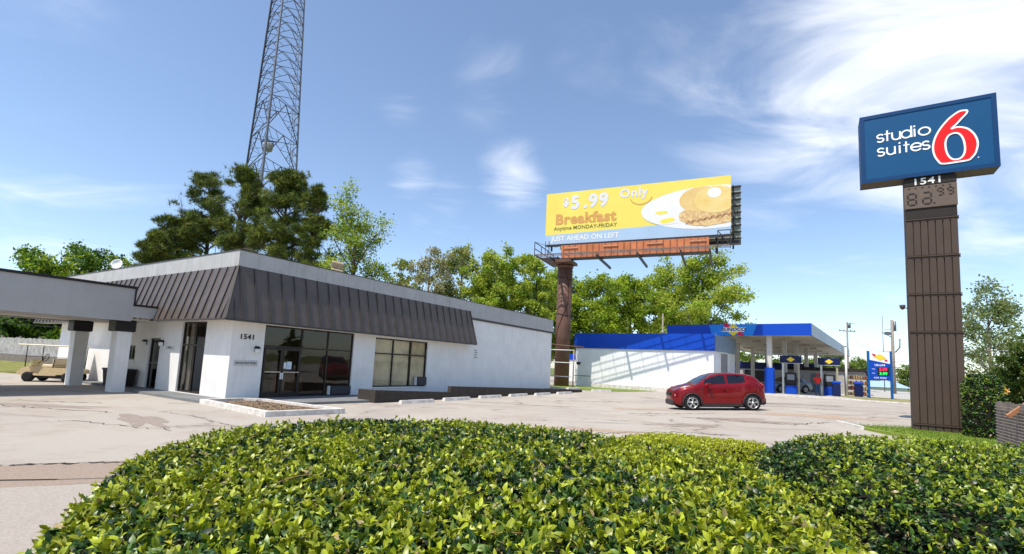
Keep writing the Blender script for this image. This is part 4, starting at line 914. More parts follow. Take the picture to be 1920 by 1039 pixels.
orng = mat('orange_primer', (.60,.20,.085), .7, var=.12, scale=1.2, streak=.35)
b = MB(); b.box(1.5,12.5,-.30,.30,10.30,11.33); bo = b.build('main_beam', orng, BB)
b = MB()
for i in range(23): x = 1.7+i*.48; b.box(x-.02,x+.02,-.345,-.302,10.34,11.31)
b.build('beam_ribs', mat('beam_rib',(.30,.10,.05),.7,var=.1), bo); MB().box(1.45,12.55,-.36,.36,10.22,10.295).build('beam_flange', darksteel, bo)
b = MB()
for x in (4.9,8.2,11.2,1.75): b.box(x,x+1.15,-.375,-.347,11.04,11.14)
b.build('beam_plates', mat('beam_plate',(.66,.32,.2),.7,var=.2,scale=8), bo)
b = MB()
for x in (1.0,4.7,7.7,10.7,12.6): b.bar((x,-1.5,10.10),(x,3.3,10.10),.13,.18)
b.build('outrigger', darksteel, BB)
gw = mat('walkway_grating', (.23,.19,.18), .7, metal=.2, var=.15, scale=8)
b = MB(); b.box(-.25,13.9,-1.5,-1.42,10.36,10.44)
for i in range(3): b.box(-.25,13.9,-1.30+i*.28,-1.26+i*.28,10.39,10.42)
for i in range(12): b.box(-.2+i*1.2,-.17+i*1.2,-1.42,-.5,10.36,10.385)
for i in range(9): b.box(-.25+.16*i,-.17+.16*i,-.4,3.0,10.37,10.42)
b.box(-.25,1.2,3.0,3.1,10.34,10.44); b.box(-.33,-.27,-1.5,3.1,10.34,10.46); b.box(1.2,1.26,-.4,3.1,10.34,10.46)
b.build('walkway', gw, BB)
b = MB()
for (x,ys) in ((-.3,(-1.5,0,1.5,3.0)),(13.9,(-1.5,-.4))):
    for y in ys: b.bar((x,y,10.4),(x,y,11.45),.05)
    for z in (10.9,11.43): b.bar((x,ys[0],z),(x,ys[-1],z),.05)
b.bar((13.9,-1.5,10.4),(13.1,-1.5,11.4),.05); b.bar((13.1,-1.5,10.4),(13.1,-1.5,11.43),.05); b.bar((13.1,-1.5,11.43),(13.9,-1.5,11.43),.05); b.bar((.9,-1.5,10.4),(.9,-1.5,11.43),.05); b.bar((.6,-1.5,10.4),(.6,-1.5,11.43),.04)
b.bar((-.3,-1.5,11.43),(.9,-1.5,11.0),.03)
b.bar((13.0,0.6,10.3),(13.0,0.6,11.5),.18); b.box(12.3,14.6,1.0,1.6,11.1,11.34)
b.build('railing', darksteel, BB)
px_, py_ = 1.51, .95
b = MB().tube([(px_,py_,-.2),(px_,py_,10.0)],.60,28).build('pole', rust, BB)
b = MB(); b.lathe([(.605,9.7),(.66,9.75),(.66,9.9),(.605,9.95)],(px_,py_,0),n=28); b.box(px_-.75,px_+.85,-.4,py_+.6,9.99,10.21); b.build('pole_cap', rust, BB)
# cable drape painted over with the pole
b = MB(); pts = [Vector((px_+.62*cos(-pi/2+.9*sin(t*1.1)),py_+.62*sin(-pi/2+.9*sin(t*1.1)),9.9-t*1.55)) for t in [i*.25 for i in range(18)]]; b.tube(pts,.025,6)
for z in (6.0,9.0): b.tube([Vector((px_+.615*cos(a),py_+.615*sin(a),z-.25*sin((a+pi)*.5+0)**2)) for a in [-pi+pi*i/14 for i in range(15)]],.03,6)
b.build('pole_cable', mat('cable_brown',(.07,.03,.02),.7), bpy.data.objects['pole'])
# small pipe rack fence in front of the billboard pole
e = empty('pipe_frame', (3.75,37.3,0), rad(-24), 'thin pale pipe frame standing before the billboard pole', 'pipe frame')
b = MB(); b.tube([(1.15,0,0),(1.15,0,3.0)],.05,8); b.tube([(-.9,.0,0),(-.9,0,2.6)],.04,8); b.build('post', mat('rusty_pale',(.40,.28,.2),.7,var=.2), e)
b = MB()
for z in (.95,2.0,2.95): b.tube([(-.9,0,z),(1.15,0,z)],.03,8)
b.build('rail', plain_white, e)
b = MB(); b.tube([(-1.6,0,3.45),(.2,0,3.3),(1.9,0,3.2)],.05,6); b.build('top_rail', rust, e)

# ------------------------------------------------------------------ filling station
conc2 = mat('station_concrete', (.46,.44,.41), .9, var=.10, scale=1.5, bump=.2)
KL = [(6.2,46.4),(13.8,40.6),(15.9,37.9),(18.6,38.6),(23.4,36.4),(27.2,33.5),(38,27.5)]
slab('station_forecourt', KL+[(62,45),(62,90),(10,90),(2,60)], .0, .33, conc2)
kb = MB()
for i in range(2,len(KL)-1):
    a = Vector((*KL[i],.17)); b_ = Vector((*KL[i+1],.17)); kb.bar(a+Vector((0,-.08,0)), b_+Vector((0,-.08,0)), .16, .34)
tag(kb.build('station_kerb', kerbw), kind='structure')
slab('verge', [(25.5,34.9),(27.3,33.65),(38,27.7),(44,30),(36,38),(30,41),(27,41)], .0, .36, mat('dry_grass',(.30,.28,.11),.95,var=.25,scale=2,bump=1,bscale=40,col2=(.22,.20,.10)))
slab('grass_patch', [(4.3,37.9),(6.6,36.4),(8.3,37.4),(13.8,41.5),(6.4,46.2),(3.4,44)], -.05, .055, mat('lawn_grass',(.13,.21,.035),.95,var=.2,scale=4,bump=1,bscale=60,col2=(.22,.25,.06)))
b = MB(); b.bar((1.6,38.9,.07),(4.2,36.0,.07),.25,.2); b.bar((4.3,35.9,.07),(5.2,36.9,.07),.25,.22); tag(b.build('corner_kerb', kerbw), kind='structure')
A_, B_, C_ = Vector((5.98,44.6,0)), Vector((15.96,38.3,0)), Vector((19.7,42.8,0)); dA = (B_-A_).normalized(); LW = (B_-A_).length
wc = mat('white_cladding', (.80,.81,.83), .55, var=.03, scale=1, streak=.10)
WB = empty('white_building', A_, math.atan2(dA.y,dA.x), 'long white metal-clad building with a royal blue band along its top', 'building')
R_i = Matrix.Rotation(-math.atan2(dA.y,dA.x),3,'Z'); Cl = R_i@(C_-A_); 
b = MB(); b.hexa([(0,0,-.1),(LW,0,-.1),(Cl.x,Cl.y,-.1),(Cl.x-LW,Cl.y,-.1),(0,0,4.68),(LW,0,4.68),(Cl.x,Cl.y,4.68),(Cl.x-LW,Cl.y,4.68)]); b.build('wall', wc, WB)
b = MB(); n = 34
for i in range(n): x = .18+i*(LW-.3)/n; b.box(x-.02,x+.02,-.018,-.001,.3,3.5)
b.build('cladding_rib', wc, WB)
b = MB(); b.box(-.1,LW+.08,-.12,-.02,3.46,4.80); b.build('blue_band', blue_gas, WB)
side = mat('shaded_blue_panel', (.20,.28,.38), .5, var=.06, scale=1.5)  # grey-blue puts the shade on the blue bands' sides into the colour
dv = Vector((Cl.x-LW,Cl.y,0)).normalized(); nv_ = Vector((dv.y,-dv.x,0))*.1
def sidebox(mb, s0, s1, z0, z1, t0, t1):
    p = [Vector((LW,0,0))+dv*s0+nv_*t0, Vector((LW,0,0))+dv*s0+nv_*t1, Vector((LW,0,0))+dv*s1+nv_*t1, Vector((LW,0,0))+dv*s1+nv_*t0]
    mb.hexa([q+Vector((0,0,z0)) for q in p]+[q+Vector((0,0,z1)) for q in p])
b = MB(); sidebox(b,.06,5.95,3.46,4.78,.1,1.0); b.build('side_band', side, WB)
b = MB(); sidebox(b,1.6,3.5,.2,3.35,.05,.4); b.build('roller_door', mat('door_grey',(.30,.29,.30),.6,var=.1,streak=.2), WB)
b = MB(); sidebox(b,1.45,1.59,.2,3.48,.05,.7); sidebox(b,3.51,3.65,.2,3.48,.05,.7); sidebox(b,1.59,3.51,3.36,3.48,.05,.7); b.build('door_frame', plain_white, WB)
b = MB(); b.box(1.75,LW+.05,-.32,-.02,-.1,.36); b.build('white_plinth', kerbw, WB)
b = MB(); b.box(.0,1.6,-.32,-.25,.95,1.0); b.bar((.5,-.1,2.15),(.5,-.4,2.0),.12); b.bbox(.35,.65,-.55,-.35,1.95,2.2,.03); b.build('security_light', darksteel, WB)
b = MB(); b.box(-4.5,-.35,6,6.2,-.1,3.0); b.build('rear_wall', plain_white, WB); MB().box(-4.6,-.35,5.9,5.99,2.5,3.1).build('rear_band', blue_gas, WB)

# canopy
CN = empty('station_canopy', (23.06,37.3,0), rad(-38.4), 'big flat blue-edged forecourt canopy on white columns', 'canopy')
CWd, CL, ZC0, ZC1 = 11.3, 38, 4.96, 5.90
b = MB(); b.box(-CWd+.15,-.15,.15,CL-.15,ZC0+.12,ZC1-.1); b.build('canopy_deck', mat('canopy_soffit',(.66,.60,.48),.7,var=.06,scale=.6,streak=.1), CN)
b = MB(); b.box(-CWd,0,0,.12,ZC0,ZC1); b.build('front_fascia', blue_gas, CN)
b = MB(); b.prism([(-7.35,ZC0+.005),(-4.15,ZC0+.005),(-3.8,ZC1-.005),(-7.6,ZC1-.005)], lambda a,b2,d:(a,d,b2), -.012, -.002); b.build('azure_stripe', blue_light, CN)
b = MB(); b.box(-.12,0,.122,CL,ZC0,ZC1); b.box(-CWd,-CWd+.12,.122,CL,ZC0,ZC1); b.box(-CWd+.12,-.12,CL-.12,CL,ZC0,ZC1); b.build('side_fascia', mat('pale_fascia',(.42,.50,.58),.5,var=.05,scale=.7), CN)
b = MB(); b.box(-.02,.02,.15,CL,ZC0-.06,ZC0-.003); b.build('lower_trim', blue_dark, CN)
b = MB(); b.box(.003,.012,26,27.5,ZC0+.1,ZC1-.25); b.box(.003,.012,30.5,31.3,ZC0+.05,ZC1-.15); b.build('side_lettering_block', blue_dark, CN)
dd = mat('logo_yellow', (.90,.66,.05), .5); lr = mat('logo_red', (.62,.02,.10), .5)
lx, lz = -5.62, 5.43
lo_ = MB().prism([(lx-.62,lz),(lx,lz+.52),(lx+.62,lz),(lx,lz-.52)], lambda a,b2,d:(a,d,b2), -.06, -.02).build('logo_diamond', dd, CN)
MB().prism([(lx-.86,lz+.58),(lx-.42,lz+.55),(lx-.30,lz+.25),(lx-.62,lz+.18)], lambda a,b2,d:(a,d,b2), -.05, -.015).build('logo_arrow', lr, CN)
MB().prism([(lx+.86,lz-.50),(lx+.36,lz-.46),(lx+.28,lz-.14),(lx+.62,lz-.12)], lambda a,b2,d:(a,d,b2), -.05, -.015).build('logo_arrow', lr, CN)
MB().prism([(lx-.92,lz-.17),(lx+.84,lz-.17),(lx+.95,lz+.20),(lx-.80,lz+.20)], lambda a,b2,d:(a,d,b2), -.072, -.062).build('logo_bar', plain_white, CN)
text('logo_lettering', 'SUNOCO', .36, blue_dark, CN, (lx+.01,-.078,lz+.02), bold=.012, depth=.002, sx=1.22, shear=.12)
colw = mat('column_paint', (.62,.60,.56), .6, var=.06, streak=.15)
def ccol(x,y,w_,m,wrap=False):
    MB().box(x-w_/2,x+w_/2,y-w_/2,y+w_/2,.3,ZC0+.1).build('column', m, CN)
    if wrap: MB().bbox(x-w_*.9,x+w_*.9,y-w_*.9,y+w_*.9,.31,2.4,.02).build('column_wrap', blue_gas, CN)
for (x,y,w_,m,wr) in ((-3.1,1.0,.36,colw,True),(-2.9,6.5,.36,colw,False),(-2.9,13,.36,colw,False),(-2.9,20,.36,colw,False),(-2.9,28,.4,colw,False),(-8.4,13,.36,colw,False),(-8.4,20,.36,colw,False),(-8.4,28,.36,colw,False)): ccol(x,y,w_,m,wr)
b = MB()
for y in (3.5,8.5,14,20,26,32):
    for x in (-2.2,-5.6,-9): b.bbox(x-.35,x+.35,y-.35,y+.35,ZC0+.02,ZC0+.118,.02)
b.build('canopy_lights', mat('canopy_lamp',(.50,.42,.30),.5), CN)
# dispensers with sign toppers
def pump(loc, label, rz=rad(-33)):
    e = empty('fuel_pump', loc, rz, label, 'fuel pump', 'fuel pumps under the canopy')
    MB().bbox(-.42,.42,-.3,.3,0,.72,.03).build('pump_base', blue_gas, e); o = MB().bbox(-.40,.40,-.28,.28,.725,1.75,.04).build('pump_cabinet', black, e)
    MB().box(-.26,.26,-.292,-.281,1.15,1.6).build('pump_screen', mat('screen_grey',(.25,.27,.30),.3), o)
    b = MB()
    for s_ in (-.45,.45): b.tube([(s_*.9,-.3,1.3),(s_*.95,-.42,.9),(s_*.8,-.40,.5),(s_*.6,-.34,.9)],.02,6)
    b.build('hose', black, e)
    for s_ in (-1,1): MB().box(s_*.56-.07,s_*.56+.07,-.07,.07,0,2.52).build('post', chrome if s_ < 0 else mat('post_tan',(.40,.36,.25),.5), e)
    t = MB().bbox(-.78,.78,-.14,.14,2.53,3.12,.03).build('topper_sign', blue_dark, e); MB().box(-.80,.80,-.16,.16,2.50,2.525).build('topper_trim', plain_white, e)
    MB().prism([(-.30,2.82),(0,3.03),(.30,2.82),(0,2.61)], lambda a,b2,d:(a,d,b2), -.155,-.143).build('topper_logo', dd, t)
    return e
p1_ = pump((23.15,40.3,.33), 'fuel pump with lit blue topper sign, left of the man in red')
p2_ = pump((26.9,41.2,.33), 'fuel pump with dark topper sign, right of the man in red')
# shop
SH = empty('station_shop', (37.6,60.5,0), rad(-34), 'low white shop with a navy band behind the fuel pumps', 'building')
b = MB(); b.box(-24,0,0,14,-.3,2.7); b.build('wall', mat('shop_wall_shaded',(.42,.42,.43),.8,var=.08,streak=.2), SH); MB().box(-24.1,.05,-.1,-.02,2.62,3.5).build('navy_band', blue_dark, SH); MB().box(.002,.1,-.1,14,2.5,3.5).build('side_band', side, SH); MB().box(-24,0,0,14,2.702,3.4).build('roof', plain_white, SH)  # shop wall greyed, the canopy's shade is put into its colour
for (a,b2) in ((-21,-16.2),(-15.6,-11.6),(-11,-8.4),(-7.8,-4.6)):
    f_ = MB().box(a,b2,-.08,-.02,.6,2.45).build('shop_window', black, SH); MB().box(a+.1,b2-.1,-.095,-.082,.7,2.35).build('pane', glassd, f_)
for (a,zz,c_) in ((-19.5,1.6,chrome),(-14,1.5,blue_gas),(-18.2,1.2,blue_gas),(-9.9,1.6,chrome)): MB().lathe([(0,-.02),(.45,-.02),(.45,.0),(0,.0)],(a,-.10,zz),'y',16).build('window_decal', c_, SH)
# price sign
PS = empty('price_sign', (29.2,38.6,.36), rad(-24), 'narrow blue fuel price sign with red and green numbers', 'price sign')
for s_ in (-.74,.74): MB().bbox(s_-.07,s_+.07,-.09,.09,0,3.72,.01).build('post', mat('post_blue',(.003,.10,.36),.5), PS)
ps = MB().box(-.66,.66,-.07,.07,1.42,3.66).build('sign_panel', blue_gas, PS)
MB().prism([(-.655,3.0),(.655,2.72),(.655,3.65),(-.655,3.65)], lambda a,b2,d:(a,d,b2), -.085,-.072).build('white_header', plain_white, ps)
MB().prism([(-.38,3.25),(0,3.48),(.42,3.18),(.05,2.96)], lambda a,b2,d:(a,d,b2), -.10,-.087).build('header_logo', dd, ps); MB().prism([(-.5,3.5),(-.3,3.46),(-.22,3.3),(-.4,3.28)], lambda a,b2,d:(a,d,b2), -.10,-.087).build('header_arrow', lr, ps); MB().prism([(.3,3.05),(.48,3.05),(.5,2.9),(.34,2.92)], lambda a,b2,d:(a,d,b2), -.10,-.087).build('header_arrow', lr, ps)
led_r = mat('led_red', (.9,.02,.10), .5, emit=.55, var=0); led_g = mat('led_green', (.03,.75,.12), .5, emit=.45, var=0)
MB().box(-.17,.60,-.085,-.072,2.13,2.42).build('number_window', black, ps); MB().box(-.17,.60,-.085,-.072,1.80,2.09).build('number_window', black, ps)
text('price_numbers', '5.99', .30, led_r, ps, (.21,-.09,2.27), bold=.014, depth=.002); text('price_numbers', '3.99', .30, led_g, ps, (.21,-.09,1.94), bold=.014, depth=.002)
text('brand_lettering', 'Ultra94', .22, wh, ps, (0,-.076,2.60), bold=.004, depth=.002); text('grade_lettering', 'REG', .12, wh, ps, (-.42,-.076,2.28), depth=.002); text('grade_lettering', 'DSL', .12, wh, ps, (-.42,-.076,1.95), depth=.002); text('footer_lettering', 'ATM  FOOD', .15, wh, ps, (0,-.076,1.60), bold=.003, depth=.002)
# poles and wires
def upole(name, px, Y, top, label, r=.14, arms=(), z0=-.8, m=None):
    t = pos(px, Y, top); e = empty(name, (t.x,Y,0), 0, label, 'utility pole')
    MB().tube([(0,0,z0),(0,0,t.z)],[r,r*.7],10).build('pole_shaft', m or bark_pale, e)
    b = MB()
    for (z,l) in arms:
        b.bar((-l,0,t.z-z),(l,0,t.z-z),.11)
        for q in (-l*.9,-l*.4,l*.4,l*.9): b.tube([(q,0,t.z-z),(q,0,t.z-z+.22)],.05,6)
    if arms: b.build('crossarm', bark, e)
    return e, t.z
u1,z1 = upole('utility_pole',1588,75,604,'grey utility pole with one crossarm rising behind the canopy corner',.16,((1.4,1.25),))
MB().lathe([(.0,0),(.22,0),(.22,.8),(0,.8)],(.1,-.3,z1-.95),n=12).build('transformer', steel, u1)
b_ = MB(); b_.bar((0,0,z1-.15),(1.5,0,z1-.25),.05); b_.build('lamp_arm', steel, u1)
u2,z2 = upole('utility_pole',1672,60,600,'thick weathered utility pole with hanging equipment behind the price sign',.22)
b_ = MB(); b_.bbox(-.9,-.25,-.15,.15,z2-1.9,z2-1.5,.05); b_.tube([(.3,0,z2-4),(.85,0,z2-3.4),(.9,0,z2-2.3)],.08,8); b_.bar((-1.3,0,z2-1.6),(0,0,z2-2.2),.06); b_.bar((-1,0,z2-1.3),(0,0,z2-1.1),.05); b_.tube([(.2,-.2,z2-.2),(.2,-.2,z2-1.4)],.14,8); b_.build('equipment', steel, u2)
u3,z3 = upole('flag_pole',1654,70,593,'very thin grey mast left of the thick weathered utility pole',.06,(),-1,steel); u3['category'] = 'mast'
u4,z4 = upole('utility_pole',1243,62,588,'pale utility pole with a grey can, behind the blue band of the white building',.13)
MB().lathe([(0,0),(.25,0),(.25,.7),(0,.7)],(-.1,-.35,z4-2.9),n=12).build('transformer', steel, u4)
tz = pos(1588, 41.0, 652); e = empty('light_pole', (28.2,41.0,.33), 0, 'slim white pole standing right of the canopy corner', 'light pole'); MB().tube([(0,0,0),(0,0,tz.z-.3)],[.10,.07],10).build('pole_shaft', plain_white, e); MB().box(-.05,.05,-.03,.03,tz.z-.33,tz.z-.2).build('pole_tip', steel, e)
def wire(label, a, b_, sag, r=.018):
    a, b_ = Vector(a), Vector(b_); o = MB().tube([a.lerp(b_,t)-Vector((0,0,sag*4*t*(1-t))) for t in [i/12 for i in range(13)]], r, 4, caps=False).build('overhead_wire', black)
    return tag(o, label, 'wire', 'overhead wires')
U1 = Vector((u1.location.x,75,z1-1.2)); U2 = Vector((u2.location.x,60,z2-3.9))
wire('black overhead wire running from the canopy corner pole to the thick pole', U1+Vector((1.1,0,-1.6)), U2, .5)
wire('upper overhead wire leaving the crossarm towards the trees at left', U1+Vector((-1.1,0,.1)), U1+Vector((-30,6,.2)), .6, .015)
wire('lower overhead wire passing behind the price sign to the right', pos(1610,58,679), pos(1760,52,668), .3)
wire('lowest overhead wire passing behind the price sign to the right', pos(1612,58,686), pos(1760,52,682), .3)
wire('white overhead cable before the trees at the far left', pos(-30,34,598), pos(116,30,614), .1, .016)
wire('thin overhead cable above the picket fence at the far left', pos(-30,36,592), pos(116,32,604), .1, .012)
# bins, rack, freezer near the canopy corner
for i,(x,y,lb) in enumerate(((26.6,39.9,'blue waste bin standing left of the slim white pole'),(28.9,40.6,'blue waste bin standing right of the slim white pole'))):
    e = empty('waste_bin', (x,y,.33), rad(-30), lb, 'waste bin', 'blue bins by the canopy'); MB().bbox(-.28,.28,-.28,.28,0,1.0,.04).build('bin_body', blue_dark, e); MB().bbox(-.30,.30,-.30,.30,1.0,1.22,.06).build('bin_lid', blue_gas, e)
e = empty('goods_rack', (29.6,41.8,.33), rad(-30), 'tall rack of tan bundles beside a black post near the canopy', 'rack')
b = MB(); b.bar((-.8,-.3,0),(-.8,-.3,1.9),.05); b.bar((.8,-.3,0),(.8,-.3,1.9),.05); b.bar((-.8,.3,0),(-.8,.3,1.9),.05); b.bar((.8,.3,0),(.8,.3,1.9),.05)
for z in (.1,.55,1.0,1.45,1.9): b.box(-.8,.8,-.3,.3,z-.015,z+.015)
b.build('rack_frame', darksteel, e); b = MB(); random.seed(8)
for z in (.12,.57,1.02,1.47):
    for i in range(9): x = -.75+i*.17; b.bbox(x,x+.13,-.33,.2,z,z+random.uniform(.22,.36),.03,random.randint(0,1))
b.build('bundles', [mat('bundle_tan',(.45,.33,.17),.8,var=.2,scale=12),mat('bundle_red',(.30,.12,.09),.8,var=.2,scale=12)], e)
e = empty('kiosk', (31.0,48.5,.2), rad(-34), 'low white kiosk with a dark roof behind the right fuel pump', 'kiosk'); MB().box(-3.2,3.6,0,3,0,2.3).build('wall', mat('kiosk_wall_shaded',(.45,.43,.40),.8,var=.1,streak=.3), e); MB().box(-3.4,3.8,-.2,3.1,2.31,2.62).build('roof', signbrown_d, e); MB().box(-1.0,-.2,-.05,-.003,.1,2.0).build('door', steel, e)  # white kiosk wall darkened in colour to read as shaded
e = empty('black_post', (30.35,41.5,.33), 0, 'short black post with a round head beside the goods rack', 'post'); MB().tube([(0,0,0),(0,0,2.0)],.09,8).build('shaft', black, e); MB().lathe([(0,0),(.2,.05),(.22,.22),(0,.34)],(0,0,2.0),n=12).build('head', black, e)
# far low building and cars at the right
e = empty('long_shed', (58,88,-1.3), rad(-8), 'far low building with a pale blue roof behind the price sign', 'building'); MB().box(-9,12,0,8,0,2.2).build('wall', plain_white, e); MB().add([(-9.5,-.6,2.1),(12.5,-.6,2.1),(12.5,4,3.2),(-9.5,4,3.2),(-9.5,8.5,2.1),(12.5,8.5,2.1)],[(0,1,2,3),(3,2,5,4)]).build('roof', mat('pale_blue_roof',(.35,.50,.66),.6,var=.08), e)
# picket fence far left
FN = empty('picket_fence', (0,0,0), 0, 'tall pale wooden picket fence behind the golf cart', 'fence')
fa, fb = Vector((-52,47,0)), Vector((-26.5,34.5,0)); n = 130; dF = (fb-fa); b = MB(); random.seed(12)
for i in range(n):
    p = fa+dF*(i/n); q = fa+dF*((i+.62)/n); h_ = 2.0+random.uniform(-.05,.05); r_ = (q-p).normalized(); nn = Vector((-r_.y,r_.x,0))*.02
    b.hexa([p+nn+Vector((0,0,.35)),q+nn+Vector((0,0,.35)),q-nn+Vector((0,0,.35)),p-nn+Vector((0,0,.35)),p+nn+Vector((0,0,h_)),q+nn+Vector((0,0,h_)),q-nn+Vector((0,0,h_)),p-nn+Vector((0,0,h_))])
b.build('pickets', mat('pale_board',(.62,.60,.56),.8,var=.15,scale=2,streak=.3), FN); b = MB(); b.bar(fa+Vector((0,.1,.7)),fb+Vector((0,.1,.7)),.09,.1); b.bar(fa+Vector((0,.1,1.6)),fb+Vector((0,.1,1.6)),.09,.1); b.build('fence_rail', wood_g, FN)
for i in range(9): p = fa+dF*(i/8.0); MB().bar(p+Vector((0,.15,-.1)),p+Vector((0,.15,2.15)),.14).build('fence_post', wood_g, FN)
e = empty('retaining_wall', (0,0,0), 0, 'low grey brown retaining wall under the picket fence', 'low wall'); b = MB(); b.bar(Vector((-52,45.6,.2)),Vector((-24.5,32.2,.2)),.3,.9); b.build('wall_body', mat('retaining_grey',(.23,.20,.18),.9,var=.15,streak=.3), e)
slab('grass_verge', [(-60,43),(-60,40),(-36,27.6),(-23,25.0),(-20.8,29.5),(-24,31.8),(-45,42)], -.05, .09, mat('verge_grass',(.27,.27,.07),.95,var=.25,scale=2,bump=1,bscale=40))
slab('lawn', [(12.2,18.5),(11.7,16.2),(12.2,9.5),(40,4),(40,22),(20,24),(16.9,20.6)], -.05, .10, mat('lawn_bright',(.17,.25,.03),.95,var=.2,scale=3,bump=1,bscale=80,col2=(.26,.29,.06)))
b = MB(); 
for (p,q) in (((12.1,18.55),(11.6,16.2)),((12.1,18.6),(17.0,20.75))): b.bar((*p,.06),(*q,.06),.14,.2)
tag(b.build('lawn_kerb', kerbw), kind='structure')
gb = []; RNG = np.random.default_rng(77); n = 26000
P = np.stack([RNG.uniform(11.9,18.5,n),RNG.uniform(10,20.4,n),np.full(n,.10)],1); ok = (P[:,1] < 18.45+(P[:,0]-12.1)*.44) & (P[:,0] > 11.75+(P[:,1]-16.2)*.18); P = P[ok]; n = len(P)
D = unit(RNG.normal(size=(n,3))*.5+np.array([0,0,1])); Sd = unit(np.cross(D,RNG.normal(size=(n,3))))*.008; V = np.stack([P-Sd,P+Sd,P+D*RNG.uniform(.03,.08,(n,1))],1).reshape(-1,3)
tn = np.array([.17,.27,.03])*RNG.uniform(.6,1.5,(n,1)); o = np_mesh('grass_blades', V, np.arange(n*3).reshape(-1,3), treeleaf, None, np.repeat(tn,3,0)); tag(o, 'short bright lawn grass around the foot of the sign pillar', 'grass', kind='stuff')
# wooden fence at the right
WF = empty('board_fence', (0,0,0), 0, 'weathered grey board fence at the right edge with a fallen brace', 'fence')
a, c2 = pos(1862,9.6), pos(1990,7.0); a.z = 0; c2.z = 0; dF = c2-a; n = 22; b = MB()
for i in range(n):
    p = a+dF*(i/n); q = a+dF*((i+.9)/n); h_ = 1.33+random.uniform(-.015,.02); r_ = (q-p).normalized(); nn = Vector((-r_.y,r_.x,0))*.012
    b.hexa([p+nn,q+nn,q-nn,p-nn]+[v+Vector((0,0,h_)) for v in (p+nn,q+nn,q-nn,p-nn)])
b.build('boards', wood_g, WF); b = MB(); nn = Vector((dF.y,-dF.x,0)).normalized()*.03
for z in (.2,1.15): b.bar(a-nn+Vector((0,0,z)),c2-nn+Vector((0,0,z)),.04,.09)
b.build('fence_rail', wood_g, WF)
b = MB()
for i in range(22): z = .08+i*.056; b.bar(a+nn*.9+Vector((0,0,z)),c2+nn*.9+Vector((0,0,z)),.006,.012)
b.build('fence_wire', mat('wire_grey',(.36,.32,.28),.6,var=.1), WF)
n2 = a+dF*.42+nn*1.6; MB().bar(n2+Vector((-.16,0,1.12)), n2+Vector((.14,-.05,1.36)), .05,.06).build('fallen_brace', mat('orange_wood',(.42,.20,.10),.8,var=.2,scale=8), WF)
e = empty('yellow_sign', pos(1899,40,735), rad(-45), 'small orange-yellow sign far beyond the board fence', 'sign'); MB().bbox(-.7,.7,-.05,.05,-.35,.45,.03).build('sign_board', mat('orange_board',(.85,.36,.02),.6,var=.1), e); MB().tube([(0,.08,-1.4),(0,.08,.3)],.05,6).build('post', steel, e)
e = empty('guard_rail', pos(1880,26,750), rad(-30), 'white slanted rail above the board fence near the tall shrub', 'rail'); MB().bar((-1.1,0,.55),(.1,0,-.25),.10).build('rail_bar', plain_white, e); MB().tube([(.3,0,-1.2),(.3,0,1.1)],.04,6).build('post', plain_white, e); MB().tube([(.9,0,-1.2),(.9,0,1.2)],.04,6).build('post', plain_white, e)

